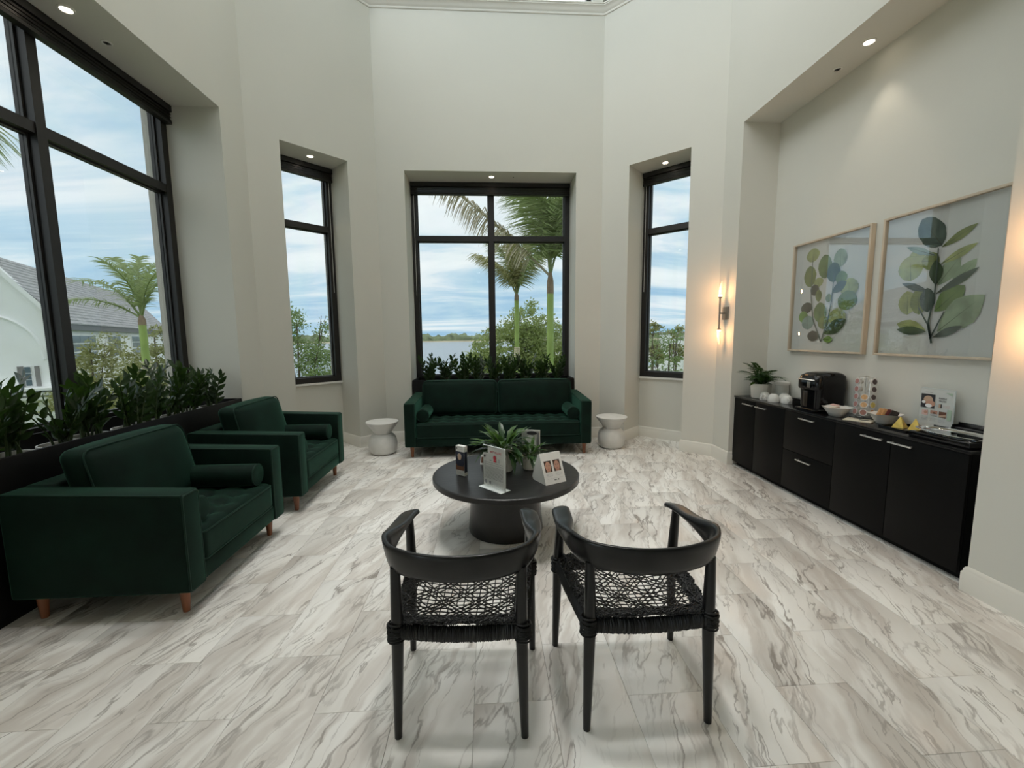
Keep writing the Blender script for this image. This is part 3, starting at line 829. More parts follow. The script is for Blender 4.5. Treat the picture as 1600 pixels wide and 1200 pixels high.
# ------------------------------------------------------------------ leaves
def leafmat(name, c, tc_, w=.35, rough=.35):
    m = mat(name, c, rough, var=.3, scale=14)
    nt = m.node_tree; N = nt.nodes; L = nt.links; b = N['Principled BSDF']; out = N['Material Output']
    tr = N.new('ShaderNodeBsdfTranslucent'); tr.inputs[0].default_value = (*tc_, 1)
    mx = N.new('ShaderNodeMixShader'); mx.inputs[0].default_value = w
    L.new(b.outputs[0], mx.inputs[1]); L.new(tr.outputs[0], mx.inputs[2]); L.new(mx.outputs[0], out.inputs[0])
    return m
M['zz'] = leafmat('glossy_dark_leaf', (.016, .036, .012), (.07, .15, .02), .22, .28)
M['zzstem'] = mat('green_stem', (.035, .06, .018), .45, var=.3)
M['fern'] = leafmat('fresh_green_leaf', (.045, .10, .022), (.12, .24, .04), .25, .3)
M['fern2'] = leafmat('deep_green_leaf', (.022, .060, .018), (.07, .16, .03), .22, .35)
M['soil'] = mat('dark_potting_soil', (.02, .014, .010), .95, var=.5, scale=60, bump=.6, bscale=90)
M['pot'] = mat('white_glazed_pot', (.72, .70, .65), .35, var=.03)
M['potgrey'] = mat('pale_plastic_pot', (.60, .59, .56), .4, var=.05)
def leaf_geo(g, L_, w, fold=.25, droop=.25, n=5, M4=None, thick=0):
    """pointed leaf from the origin along +y, face up"""
    st = len(g.v); V = []; F = []
    for i in range(n+1):
        u = i/n; hw = w*.5*(math.sin(math.pi*(u**.8))**.8 if 0 < u < 1 else .02)
        y = L_*u; z = -droop*L_*u*u
        V += [(-hw, y, z+fold*hw), (0, y, z), (hw, y, z+fold*hw)]
    for i in range(n):
        a = i*3; F += [(a, a+1, a+4, a+3), (a+1, a+2, a+5, a+4)]
    g.add(V, F)
    if M4 is not None: g.xf(M4, st)
    return g
def frame_to(d, up=(0,0,1)):
    """matrix whose y axis is d"""
    y = Vector(d).normalized(); x = y.cross(Vector(up))
    if x.length < 1e-5: x = Vector((1,0,0))
    x.normalize(); z = x.cross(y)
    return Matrix((x, y, z)).transposed().to_4x4()
ZLEAF = []
for i in range(4):
    g = G(); leaf_geo(g, .078+.007*i, .037+.003*(i%2), .35, .10+.05*(i%3), 5); ZLEAF.append(mesh_of('leaf', g, M['zz'], angle=80))
def zz_stem_path(rnd, h):
    a = rnd.uniform(0, 6.28); lean = rnd.uniform(.10, .55)*h; cv = rnd.uniform(.6, 1.5)
    pts = [(math.cos(a)*lean*(u**1.6), math.sin(a)*lean*(u**1.6), h*u*(1-.04*cv*u)) for u in [i/7 for i in range(8)]]
    return a, pts
def zz_plant(loc, rnd, label, group, nst, hmin, hmax, single, pot=True):
    t = thing('zz_plant', label, 'plant', loc, rnd.uniform(0, 6.28), group)
    if pot:
        g = G(); g.lathe([(.075,-.20),(.098,-.012),(.108,-.010),(.108,.004),(.099,.004),(.094,-.03)], 24, cap=False); ob('pot', g, M['potgrey'], t)
        g = G(); g.lathe([(.094,-.035),(.05,-.026),(.002,-.022)], 20); ob('soil', g, M['soil'], t)
    for s_ in range(nst):
        h = rnd.uniform(hmin, hmax); a, pts = zz_stem_path(rnd, h)
        b0 = (rnd.uniform(-.05, .05), rnd.uniform(-.05, .05), -.03)
        P = [Vector(p)+Vector(b0) for p in pts]
        g = G(); g.tube(P, [.008-.0055*i/7 for i in range(8)], 5)
        pl_ = Vector((-math.sin(a), math.cos(a), 0))   # leaves spread across the lean
        tw = rnd.uniform(-1.4, 1.4)
        pl_ = Matrix.Rotation(tw, 3, 'Z') @ pl_
        nl = int(h/.030); spots = []
        for k in range(nl):
            u = .22+.78*k/(nl-1); f_ = u*7; i0 = min(6, int(f_)); p = P[i0].lerp(P[i0+1], f_-i0)
            td = (P[i0+1]-P[i0]).normalized(); sg = 1 if k % 2 else -1
            d_ = (pl_*sg*(1.0-.35*u)+td*(.55+.5*u)+Vector((rnd.uniform(-.15,.15), rnd.uniform(-.15,.15), 0))).normalized()
            if k == nl-1: d_ = td
            nrm = td.cross(pl_)
            spots.append((p, d_, nrm, rnd.choice(ZLEAF), rnd.uniform(.85, 1.12)*(1-.25*max(0, u-.8)*2)))
        if single:
            so = ob('stem', g, M['zzstem'], t)
            for p, d_, nrm, me, sc_ in spots:
                o = bpy.data.objects.new('leaf', me); col.objects.link(o); o.parent = so
                m_ = frame_to(d_, nrm*(1 if rnd.random() < .5 else -1)); m_.translation = p
                o.matrix_local = m_ @ Matrix.Scale(sc_, 4)
        else:
            gl = G(); gl.v, gl.f, gl.m = g.v, g.f, [0]*len(g.f)
            for p, d_, nrm, me, sc_ in spots:
                m_ = frame_to(d_, nrm); m_.translation = p
                st = len(gl.v); leaf_geo(gl, .078*sc_, .038*sc_, .35, .12, 4, m_); 
                for q in range(len(gl.m)-8, len(gl.m)): gl.m[q] = 1
            ob('stem', gl, [M['zzstem'], M['zz']], t, angle=80)
M['planter'] = mat('black_laminate_planter', (.004, .004, .004), .45, var=.2, scale=20, spec=.2)
def planter(name, label, x0, x1, y0, y1, z1):
    t = thing(name, label, 'planter', ((x0+x1)/2, (y0+y1)/2, 0))
    hx, hy = (x1-x0)/2, (y1-y0)/2; w_ = .022
    parts = (('front_panel', -hx, hx, -hy, -hy+w_), ('back_panel', -hx, hx, hy-w_, hy), ('end_panel', -hx, -hx+w_, -hy+w_, hy-w_), ('end_panel', hx-w_, hx, -hy+w_, hy-w_))
    for n_, a, b, c, d_ in parts:
        g = G(); g.bbox(a, b, c, d_, 0, z1, .003); ob(n_, g, M['planter'], t)
    g = G(); g.box(-hx+w_, hx-w_, -hy+w_, hy-w_, z1-.27, z1-.25); ob('shelf', g, M['planter'], t, False)
PZ = .835
planter('planter_box', 'long black planter box under the wide window behind the armchairs', -2.87, -2.422, 2.015, 4.30, PZ)
planter('planter_box', 'black planter box in the window bay behind the sofa', -1.01, 1.195, 5.772, 6.19, PZ)
rnd = random.Random(11)
for i in range(9):
    zz_plant((-2.62+rnd.uniform(-.03,.05), 2.22+i*.237, PZ-.045), rnd, 'leafy dark green plant in the long planter behind the armchairs', 'plants in the long planter', 9, .22, .46, True)
for i in range(9):
    zz_plant((-.80+i*.225, 5.95+rnd.uniform(-.03,.03), PZ-.045), rnd, 'leafy dark green plant in the planter behind the sofa', 'plants behind the sofa', 12, .18, .40, False)

# ------------------------------------------------------------------ lettering
def text(body, size, m, parent, M4, align='CENTER', name='lettering'):
    cu = bpy.data.curves.new(name, 'FONT'); cu.body = body; cu.size = size; cu.align_x = align; cu.extrude = .0002; cu.resolution_u = 2
    o = bpy.data.objects.new(name, cu); col.objects.link(o)
    bpy.context.view_layer.update()
    me = bpy.data.meshes.new_from_object(o.evaluated_get(bpy.context.evaluated_depsgraph_get()))
    bpy.data.objects.remove(o); bpy.data.curves.remove(cu)
    me.materials.clear(); me.materials.append(m)
    me.name = name
    n = bpy.data.objects.new(name, me); col.objects.link(n); n.parent = parent; n.matrix_local = M4
    return n
UP = Matrix(((1,0,0,0),(0,0,-1,0),(0,1,0,0),(0,0,0,1)))      # flat text stood upright, facing local -y
def upright(x, y, z, tilt=0): return Matrix.Translation((x, y, z)) @ Matrix.Rotation(tilt, 4, 'X') @ UP
class Sheet:
    """flat print on an upright sheet facing local -y: coloured shapes in (x, z)"""
    def __init__(s): s.g = G(); s.mats = []; s.lift = 0
    def mi(s, m):
        if m not in s.mats: s.mats.append(m)
        return s.mats.index(m)
    def poly(s, pts, m, y):
        n = len(pts); s.g.add([(x, y, z) for x, z in pts], [tuple(range(n))], s.mi(m)); return s
    def rect(s, x0, x1, z0, z1, m, y): return s.poly([(x0,z0),(x1,z0),(x1,z1),(x0,z1)], m, y)
    def disc(s, cx, cz, rx, rz, m, y, n=16): return s.poly([(cx+rx*math.cos(2*math.pi*i/n), cz+rz*math.sin(2*math.pi*i/n)) for i in range(n)], m, y)
    def lines(s, x0, x1, z0, z1, n, m, y, rnd, h=.0022):
        for i in range(n):
            z = z1-(z1-z0)*i/max(1, n-1); x = x0
            while x < x1-.004:
                w_ = rnd.uniform(.006, .022); s.rect(x, min(x1, x+w_), z, z+h, m, y); x += w_+.0035
        return s
    def done(s, name, parent): return ob(name, s.g, s.mats, parent, False)
P = {k: mat('ink_'+k, c, .5, var=.04) for k, c in dict(paper=(.80,.79,.76), grey=(.26,.26,.27), lgrey=(.48,.48,.48), dark=(.03,.03,.035), red=(.52,.05,.07), pink=(.72,.50,.46),
    skin=(.56,.31,.22), skin2=(.50,.27,.20), hair=(.055,.03,.02), lips=(.36,.10,.09), navy=(.02,.025,.05), brown=(.16,.07,.04), sage=(.45,.56,.43), tan=(.55,.38,.27), white=(.85,.85,.85)).items()}
M['acrylic'] = glass('clear_acrylic', (.988, .993, .990), .02)
M['acryledge'] = mat('bright_acrylic_edge', (.75, .80, .79), .1, var=.03, spec=.8)
def portrait(sh, cx, cz, w_, h_, y, skin):
    """a generic before/after face photo: background, hair, face, eyes, nose, mouth"""
    sh.rect(cx-w_/2, cx+w_/2, cz-h_/2, cz+h_/2, P['hair'], y)
    sh.disc(cx, cz-h_*.02, w_*.40, h_*.45, P[skin], y-.0003, 20)
    sh.rect(cx-w_*.26, cx+w_*.26, cz-h_*.5, cz-h_*.34, P[skin], y-.0003)
    for sg in (-1, 1):
        sh.disc(cx+sg*w_*.16, cz+h_*.06, w_*.075, h_*.028, P['dark'], y-.0006, 10)
        sh.rect(cx+sg*w_*.16-w_*.1, cx+sg*w_*.16+w_*.1, cz+h_*.12, cz+h_*.135, P['hair'], y-.0006)
    sh.poly([(cx-w_*.05, cz-h_*.1), (cx+w_*.05, cz-h_*.1), (cx, cz+h_*.02)], P['lips'] if False else P['skin2'], y-.0006)
    sh.disc(cx, cz-h_*.22, w_*.13, h_*.03, P['lips'], y-.0006, 12)

# ------------------------------------------------------------------ things on the coffee table
def on_table(name, label, cat, x, y, rz=0, group=None): return thing(name, label, cat, (x, y, TZ), rz, group)
# T-shaped acrylic sign with a price sheet
t = on_table('acrylic_sign', 'upright acrylic sign with a price sheet and red heading on the coffee table', 'sign', .034, 2.655, R(-47.3))
g = G(); g.bbox(-.105, .105, -.042, .042, 0, .004, .001); ob('foot', g, M['acryledge'], t)
g = G(); g.box(-.1, .1, -.0045, -.003, .004, .275); g.box(-.1, .1, .003, .0045, .004, .275); ob('acrylic_panel', g, M['acrylic'], t, False)
g = G(); g.box(-.1, .1, -.0045, .0045, .275, .2785); g.box(.1, .1025, -.0045, .0045, .004, .2785); ob('panel_edge', g, M['acryledge'], t, False)
g = G(); g.box(-.098, .098, -.0022, .0022, .012, .225); g.box(-.055, .098, -.0022, .0022, .225, .272); ob('paper', g, P['paper'], t, False)
sh = Sheet(); y = -.0050; r3 = random.Random(5)
sh.disc(-.082, .205, .008, .010, P['dark'], y)
sh.disc(.012, .205, .014, .016, P['red'], y); sh.rect(.001, .026, .178, .190, P['red'], y)
sh.rect(.045, .056, .178, .205, P['lgrey'], y); sh.rect(-.035, -.018, .182, .187, P['grey'], y)
sh.lines(-.085, .088, .155, .168, 2, P['grey'], y, r3)
sh.lines(-.085, .088, .062, .140, 11, P['grey'], y, r3)
sh.disc(-.073, .036, .011, .012, P['grey'], y); sh.rect(-.042, -.025, .025, .046, P['grey'], y); sh.lines(-.018, .045, .026, .044, 4, P['lgrey'], y, r3, .0018)
sh.done('print', t)
text('BEST SELLERS', .0175, P['red'], t, upright(.022, -.0052, .236))
# brochure holder
t = on_table('brochure_holder', 'narrow acrylic brochure holder with a dark portrait leaflet on the coffee table', 'brochure holder', -.2025, 2.9175, R(-39.5))
g = G(); g.box(-.042, .042, 0, .042, 0, .006); g.box(-.042, -.040, 0, .042, .006, .2); g.box(.040, .042, 0, .042, .006, .2); g.box(-.040, .040, .040, .042, .006, .215); g.box(-.040, .040, 0, .0015, .006, .05)
ob('acrylic_case', g, M['acrylic'], t, False)
g = G(); g.box(-.039, .039, .004, .036, .007, .218); ob('leaflets', g, P['paper'], t, False)
sh = Sheet(); y = .0034
sh.rect(-.039, .039, .045, .178, P['navy'], y); sh.rect(-.039, .039, .045, .085, P['brown'], y-.0002)
sh.disc(-.004, .140, .017, .024, P['tan'], y-.0004); sh.disc(-.004, .148, .019, .018, P['lgrey'], y-.0003); sh.poly([(-.03,.075),(.034,.075),(.02,.118),(-.018,.118)], P['navy'], y-.0005)
sh.disc(-.028, .200, .0045, .007, P['dark'], y-.0002); sh.lines(-.018, .03, .194, .206, 2, P['lgrey'], y-.0002, r3, .002); sh.lines(-.03, .03, .018, .032, 3, P['lgrey'], y-.0002, r3, .002)
sh.done('print', t)
g = G(); g.add([(.0393,.005,.03),(.0393,.035,.03),(.0393,.035,.178),(.0393,.005,.178)], [(0,1,2,3)]); ob('side_print', g, P['navy'], t, False)
# tent card with two faces
t = on_table('tent_card', 'white tent card with two portrait photos side by side on the coffee table', 'sign', .4485, 2.718, R(27))
hw = .0835; g = G()
pr = [(0,0),(.150,0),(.165,.02),(.098,.188),(.080,.193)]
g.add([(-hw,a,b) for a,b in pr]+[(hw,a,b) for a,b in pr], [(4,3,2,1,0),(5,6,7,8,9)]+[(i,(i+1)%5,5+(i+1)%5,5+i) for i in range(5)]); ob('card', g, P['paper'], t, False)
th = math.atan2(.080, .193)
sh = Sheet(); portrait(sh, -.036, .118, .056, .075, -.0008, 'skin'); portrait(sh, .036, .118, .056, .075, -.0008, 'skin2')
sh.lines(-.062, -.012, .052, .066, 3, P['lgrey'], -.0008, r3, .002); sh.lines(.012, .066, .052, .066, 3, P['lgrey'], -.0008, r3, .002)
sh.rect(-.008, .012, .022, .029, P['grey'], -.0008); sh.disc(.026, .0255, .005, .005, P['dark'], -.0008); sh.lines(-.06, .066, .036, .036, 1, P['lgrey'], -.0008, r3, .0015)
o = sh.done('print', t); o.rotation_euler = (-th, 0, 0)
# leaning photo sign behind the small plant
t = on_table('photo_sign', 'grey and white photo sign in acrylic behind the small potted plant', 'sign', .325, 3.155, R(-14))
g = G(); g.bbox(-.075, .075, -.03, .04, 0, .004, .001); ob('foot', g, M['acryledge'], t)
g = G(); g.box(-.07, .07, -.003, .003, .004, .27); ob('card', g, P['paper'], t, False)
sh = Sheet(); sh.rect(-.066, .066, .05, .262, P['lgrey'], -.0035); sh.disc(.008, .245, .04, .014, P['dark'], -.0039); sh.disc(-.005, .16, .045, .07, P['white'], -.0037); sh.rect(.045, .062, .06, .25, P['grey'], -.0039); sh.lines(-.05, .04, .06, .10, 4, P['grey'], -.0040, r3)
sh.done('print', t)
# small folded card behind
t = on_table('folded_card', 'small folded white card beside the larger potted plant on the coffee table', 'card', -.030, 3.19, R(-25))
g = G(); g.add([(-.03,-.02,0),(.03,-.02,0),(.03,0,.075),(-.03,0,.075),(-.03,.02,0),(.03,.02,0)], [(0,1,2,3),(3,2,5,4),(0,3,4),(1,5,2),(0,4,5,1)]); ob('card', g, P['paper'], t, False)
sh = Sheet(); sh.rect(-.024, .004, .014, .06, P['brown'], -.0012); o = sh.done('print', t); o.location = (0, -.02, 0); o.rotation_euler = (-math.atan2(.02, .075), 0, 0)

# potted plants on the table
def lobed_leaf(L_, w, droop, seed, m):
    """petiole and a narrow wavy-edged blade, arching from the origin along +y"""
    g = G(); rr = random.Random(seed); n = 9; V = []; F = []
    path = []
    for i in range(n+1):
        u = i/n; path.append((0, L_*(u-.12*droop*u*u), L_*(.62*u-droop*u*u)))
    for i, (x, y, z) in enumerate(path):
        u = i/n; blade = max(0, (u-.22)/.78)
        hw = .0018 if blade <= 0 else w*.5*max(.06, math.sin(math.pi*min(1, blade*1.02))**.7)*(1+.35*(1 if i % 2 else -1)*(.4 if 0 < blade < .9 else 0))
        V += [(-hw, y, z+.25*hw), (0, y, z), (hw, y, z+.25*hw)]
    for i in range(n):
        a = i*3; F += [(a,a+1,a+4,a+3),(a+1,a+2,a+5,a+4)]
    g.add(V, F); return mesh_of('leaf', g, m, angle=80)
def bushy(t, z, n, meshes, rnd, rmax, smin, smax, tmin, tmax):
    for i in range(n):
        a = i*2.399+rnd.uniform(-.3, .3); q = rnd.uniform(0, rmax); el = rnd.uniform(tmin, tmax)
        o = link('leaf', rnd.choice(meshes), t)
        m_ = Matrix.Translation((q*math.cos(a), q*math.sin(a), z)) @ Matrix.Rotation(a-math.pi/2, 4, 'Z') @ Matrix.Rotation(el, 4, 'X') @ Matrix.Scale(rnd.uniform(smin, smax), 4)
        o.matrix_local = m_
rnd = random.Random(21)
LV = [lobed_leaf(.17, .030, d_, i, M['fern'] if i % 2 else M['fern2']) for i, d_ in enumerate((.45, .65, .9, .3, 1.05, .8))]
t = on_table('potted_plant', 'bushy green plant in a tall white pot at the middle of the coffee table', 'potted plant', .112, 3.032)
g = G(); g.lathe([(.058,0),(.064,.004),(.066,.02),(.068,.172),(.064,.175),(.060,.172),(.058,.145)], 36, cap=False); g.lathe([(.058,0),(.001,.0005)], 36, cap=False); ob('pot', g, M['pot'], t)
g = G(); g.lathe([(.059,.145),(.03,.15),(.001,.152)], 20); ob('soil', g, M['soil'], t)
bushy(t, .155, 84, LV, rnd, .045, .9, 1.5, -.45, 1.0)
t = on_table('potted_plant', 'smaller leafy plant in a short ribbed white pot on the coffee table', 'potted plant', .305, 3.055)
wob = lambda k, n, z: 1+(.025 if k % 2 else -.01)
g = G(); g.lathe([(.042,0),(.050,.003),(.050,.098),(.047,.102),(.044,.099),(.042,.085)], 40, cap=False, wob=wob); g.lathe([(.042,0),(.001,.0005)], 40, cap=False); ob('pot', g, M['pot'], t)
g = G(); g.lathe([(.042,.085),(.02,.09),(.001,.092)], 20); ob('soil', g, M['soil'], t)
bushy(t, .09, 46, LV, rnd, .03, .6, 1.05, -.2, 1.0)
# ------------------------------------------------------------------ black cabinets in the niche
M['cab'] = mat('matt_black_laminate', (.003, .003, .003), .45, var=.15, scale=20, spec=.14)
M['worktop'] = mat('satin_black_worktop', (.006, .006, .0065), .2, var=.15, scale=25, spec=.4)
M['steel'] = mat('brushed_steel', (.80, .79, .76), .28, .85, var=.05)
CX0, CX1, CZ = 2.657, 2.995, .745
def cabinet(label, y1, y0, fronts):
    """fronts: list of (kind, y_left, y_right, z0, z1, handle_y0, handle_y1, handle_z); y runs down towards the lobby"""
    t = thing('cabinet_unit', label, 'cabinet', (CX0, (y0+y1)/2, 0), 0, 'black cabinet units')
    cy = (y0+y1)/2
    g = G(); g.box(.020, CX1-CX0, y0-cy+.001, y1-cy-.001, .045, CZ); ob('body', g, M['cab'], t, False)
    g = G(); g.box(.055, CX1-CX0, y0-cy+.001, y1-cy-.001, 0, .045); ob('plinth', g, M['cab'], t, False)
    for kind, a, b, z0, z1, h0, h1, hz in fronts:
        g = G(); g.bbox(0, .019, b-cy+.002, a-cy-.002, z0, z1, .0015); d_ = ob(kind, g, M['cab'], t)
        g = G(); g.bbox(-.026, -.018, h1-cy, h0-cy, hz-.005, hz+.005, .0015)
        for yy in (h0-.018, h1+.018): g.box(-.019, .0, yy-cy-.004, yy-cy+.004, hz-.004, hz+.004)
        hd = ob('handle', g, M['steel'], d_); hd['label'] = 'slim bright steel bar handle'
    return t
cabinet('black two-door cabinet under the potted plant and cups', 4.375, 3.60, [('door', 4.375, 4.02, .05, .742, 4.207, 4.04, .702), ('door', 4.02, 3.60, .05, .742, 4.0, 3.84, .702)])
cabinet('black cabinet with two deep drawers below the coffee maker', 3.60, 3.046, [('drawer', 3.60, 3.046, .395, .742, 3.406, 3.24, .702), ('drawer', 3.60, 3.046, .05, .391, 3.41, 3.245, .342)])
cabinet('black two-door cabinet below the raffle sign', 3.046, 2.135, [('door', 3.046, 2.592, .05, .742, 2.80, 2.638, .702), ('door', 2.592, 2.135, .05, .742, 2.60-.004, 2.437, .702)])
wt = tag(ob('worktop', G().bbox(2.650, 2.998, 2.125, 4.378, .746, .763, .002), M['worktop']), 'thin continuous black worktop over the cabinet row', 'worktop')
WZ = .763
def on_top(name, label, cat, x, y, rz=0, group=None, z=WZ): return thing(name, label, cat, (x, y, z), rz, group)

# ------------------------------------------------------------------ counter: plant
rnd = random.Random(4)
t = on_top('potted_plant', 'bushy fern-like plant in a fluted white pot on the worktop', 'potted plant', 2.815, 4.185)
wob = lambda k, n, z: 1+(.02 if k % 4 < 2 else -.015)
g = G(); g.lathe([(.078,0),(.084,.004),(.095,.146),(.091,.150),(.087,.146),(.083,.12)], 48, cap=False, wob=wob); g.lathe([(.078,0),(.001,.0005)], 48, cap=False); ob('pot', g, M['pot'], t)
g = G(); g.lathe([(.083,.12),(.03,.126),(.001,.128)], 20); ob('soil', g, M['soil'], t)
def small_frond(L_, n, seed, m):
    g = G(); rr = random.Random(seed); pts = [(0, L_*(u-.1*u*u), L_*(.75*u-.75*u*u)) for u in [i/8 for i in range(9)]]
    g.tube(pts, [.0022-.0016*i/8 for i in range(9)], 4)
    for k in range(n):
        u = .25+.75*k/(n-1); y, z = L_*(u-.1*u*u), L_*(.75*u-.75*u*u)
        for sg in (-1, 1):
            l = .075*(1-.55*abs(u-.5)*2)*rr.uniform(.8, 1.1)
            m_ = Matrix.Translation((0, y, z)) @ Matrix.Rotation(-sg*R(50-22*u), 4, 'Z') @ Matrix.Rotation(R(-8), 4, 'X')
            leaf_geo(g, l, .013, .2, .25, 3, m_)
    return mesh_of('frond', g, m, angle=80)
FR_ = [small_frond(.24, 11, i, M['fern2']) for i in range(3)]
for i in range(34):
    a = i*2.399; el = rnd.uniform(.25, 1.15)
    # keep the crown out of the niche side wall
    o = link('frond', FR_[i % 3], t)
    o.matrix_local = Matrix.Translation((.03*math.cos(a), .03*math.sin(a), .125)) @ Matrix.Rotation(a-math.pi/2, 4, 'Z') @ Matrix.Rotation(el, 4, 'X') @ Matrix.Scale((rnd.uniform(.55, .66) if math.sin(a) > .05 or math.cos(a) > .15 else rnd.uniform(1.2, 1.55)), 4)
BRD = [lobed_leaf(.16, .06, d_, 50+i, M['fern']) for i, d_ in enumerate((.5, .8, 1.0))]
bushy(t, .125, 26, BRD, rnd, .03, .7, 1.0, .3, 1.0)
# canister
t = on_top('lidded_canister', 'pale grey canister with a white lid behind the cups', 'canister', 2.928, 4.03)
g = G(); g.lathe([(.056,0),(.060,.003),(.060,.150)], 32); ob('body', g, mat('pale_grey_ceramic', (.52, .52, .48), .4, var=.04), t)
g = G(); g.lathe([(.061,.150),(.063,.153),(.063,.176),(.060,.180),(.001,.181)], 32); ob('lid', g, M['pot'], t)
# upturned cups
M['china'] = mat('white_china', (.80, .78, .74), .18, var=.02, spec=.6)
def cup(x, y, rz, label):
    t = on_top('coffee_cup', label, 'cup', x, y, rz, 'upturned white cups')
    g = G(); g.lathe([(.046,0),(.049,.001),(.050,.012),(.048,.035),(.041,.058),(.030,.072),(.024,.075),(.023,.079),(.001,.078)], 28); ob('body', g, M['china'], t)
    g = G(); g.tube([(.046,0,.018),(.066,0,.018),(.074,0,.032),(.068,0,.048),(.043,0,.052)], .005, 8); ob('handle', g, M['china'], t)
cup(2.770, 4.045, R(-150), 'upturned white china cup standing next to the fluted plant pot')
cup(2.765, 3.915, R(140), 'upturned white china cup, middle one at the worktop front edge')
cup(2.880, 3.925, R(40), 'upturned white china cup, the one just in front of the canister')
cup(2.825, 3.815, R(-110), 'upturned white china cup next to the small black caddy')
# small black caddy
t = on_top('lidded_caddy', 'small black lidded caddy between the cups and the coffee maker', 'caddy', 2.855, 3.675)
M['gloss'] = mat('glossy_black_plastic', (.004, .004, .0045), .12, var=.1, spec=.35)
g = G(); g.rbox((0,0,.026), (.045,.050,.026), .008); ob('body', g, M['cab'], t)
g = G(); g.rbox((0,0,.0605), (.047,.052,.0085), .006); ob('lid', g, M['gloss'], t)
# coffee maker
t = on_top('coffee_maker', 'glossy black single-cup coffee maker with a silver lid handle', 'coffee maker', 2.832, 3.415, 0)
def rr2(hx, hy, r, n=6): return rrect(-hx, hx, -hy, hy, r, n)
def stack(levels, n=6):
    g = G(); rings = []
    for (cx, cy, hx, hy, r, z) in levels: rings.append([(cx+x, cy+y, z) for x, y in rr2(hx, hy, r, n)])
    g.loft(rings); return g
g = stack([(0,0,.148,.118,.04,0),(0,0,.150,.120,.04,.004),(0,0,.150,.120,.04,.022),(0,0,.146,.116,.04,.026)]); ob('base', g, M['gloss'], t)
g = stack([(.012,0,.130,.110,.05,.026),(.012,0,.132,.114,.05,.14),(.010,0,.134,.118,.05,.20)]); ob('tower', g, M['gloss'], t)
g = stack([(0,0,.142,.116,.055,.19),(0,0,.148,.120,.06,.205),(0,0,.148,.120,.06,.262),(.004,0,.140,.115,.06,.285)]); ob('brew_head', g, M['gloss'], t)
g = stack([(.004,0,.142,.117,.06,.285),(.006,0,.138,.112,.06,.303),(.012,0,.116,.094,.06,.322),(.018,0,.080,.066,.05,.332)]); ob('lid', g, M['gloss'], t)
g = G(); g.tube([(-.095,-.095,.262),(-.150,-.075,.270),(-.172,-.03,.274),(-.172,.03,.274),(-.150,.075,.270),(-.095,.095,.262)], .008, 8, flat=.7); ob('lid_handle', g, M['steel'], t)
g = G(); g.bbox(-.1225, -.1195, .0, .05, .035, .17, .001); ob('front_panel', g, mat('brown_reflection_strip', (.07, .055, .045), .15, .5), t)  # brownish reflection on the black front, painted as a strip
g = G(); g.bbox(-.150, -.1475, -.055, -.02, .205, .255, .001); ob('badge_panel', g, M['nickel'], t)

# ------------------------------------------------------------------ pod carousel
t = on_top('pod_carousel', 'chrome carousel rack holding coffee pods beside the coffee maker', 'pod rack', 2.895, 3.062)
g = G(); g.lathe([(.082,0),(.086,.004),(.086,.012),(.02,.018),(.001,.018)], 32); ob('base', g, M['gloss'], t)
g = G(); g.tube([(0,0,.018),(0,0,.325)], .006, 10); g.lathe([(.012,.318),(.016,.325),(.001,.332)], 12); ob('post', g, M['steel'], t)
for z in (.02, .318):
    g = G(); g.tube([(.052*math.cos(a*math.pi/12), .052*math.sin(a*math.pi/12), z) for a in range(24)], .0025, 5, closed=True)
    for k in range(3):
        a = k*math.pi*2/3; g.tube([(0,0,z),(.052*math.cos(a),.052*math.sin(a),z)], .002, 5)
    ob('ring', g, M['steel'], t)
ANG = [R(158+d_) for d_ in (-52, 22, 84)]     # columns that face the room
ANG = [R(172), R(222), R(272)]
for a in ANG:
    for z0 in range(5):
        pass
    g = G(); ca, sa = math.cos(a), math.sin(a)
    for sg in (-1, 1):
        ox, oy = -sa*.026*sg, ca*.026*sg
        g.tube([(.052*ca+ox*.4, .052*sa+oy*.4, .02),(.062*ca+ox, .062*sa+oy, .05),(.062*ca+ox, .062*sa+oy, .29),(.052*ca+ox*.4, .052*sa+oy*.4, .318)], .0018, 5)
    ob('column_wire', g, M['steel'], t)
PC = {k: mat('pod_lid_'+k, c, .35, var=.25, scale=60) for k, c in dict(rose=(.36,.17,.15), tan=(.58,.34,.14), brown=(.28,.11,.07), dark=(.07,.05,.05), yellow=(.55,.45,.12), orange=(.52,.20,.05)).items()}
M['podrim'] = mat('silver_pod_rim', (.66, .64, .62), .3, .4, var=.05)
M['podcup'] = mat('white_pod_cup', (.62, .61, .58), .4, var=.05)
g = G(); g.lathe([(.015,-.036),(.0165,-.034),(.0215,-.002)], 20); PODCUP = mesh_of('cup', g, M['podcup'])
g = G(); g.lathe([(.0215,-.002),(.0255,-.002),(.0255,.001),(.0195,.0018)], 20, cap=False); PODRIM = mesh_of('rim', g, M['podrim'])
PODLID = {}
for k in PC:
    g = G(); g.lathe([(.0215,-.001),(.0205,.0012),(.008,.0015),(.0005,.0015)], 20); PODLID[k] = mesh_of('lid', g, PC[k])
def pod(ai, row, kind):
    a = ANG[ai]; z = WZ+.290-.0585*row; r_ = .066
    o = tag(link('coffee_pod', PODCUP, None, (2.895+r_*math.cos(a), 3.062+r_*math.sin(a), z), (0, R(82), a)),
            'coffee pod with a %s lid held in the chrome carousel' % dict(rose='dusty rose', tan='tan', brown='reddish brown', dark='dark grey', yellow='yellow', orange='orange')[kind], 'coffee pod', 'pods in the carousel')
    link('rim', PODRIM, o); link('lid', PODLID[kind], o)
for r_ in range(5): pod(0, r_, 'rose')
for r_, k in ((2, 'tan'), (3, 'tan'), (4, 'brown')): pod(1, r_, k)
for r_, k in enumerate(('dark', 'dark', 'dark', 'yellow', 'orange')): pod(2, r_, k)

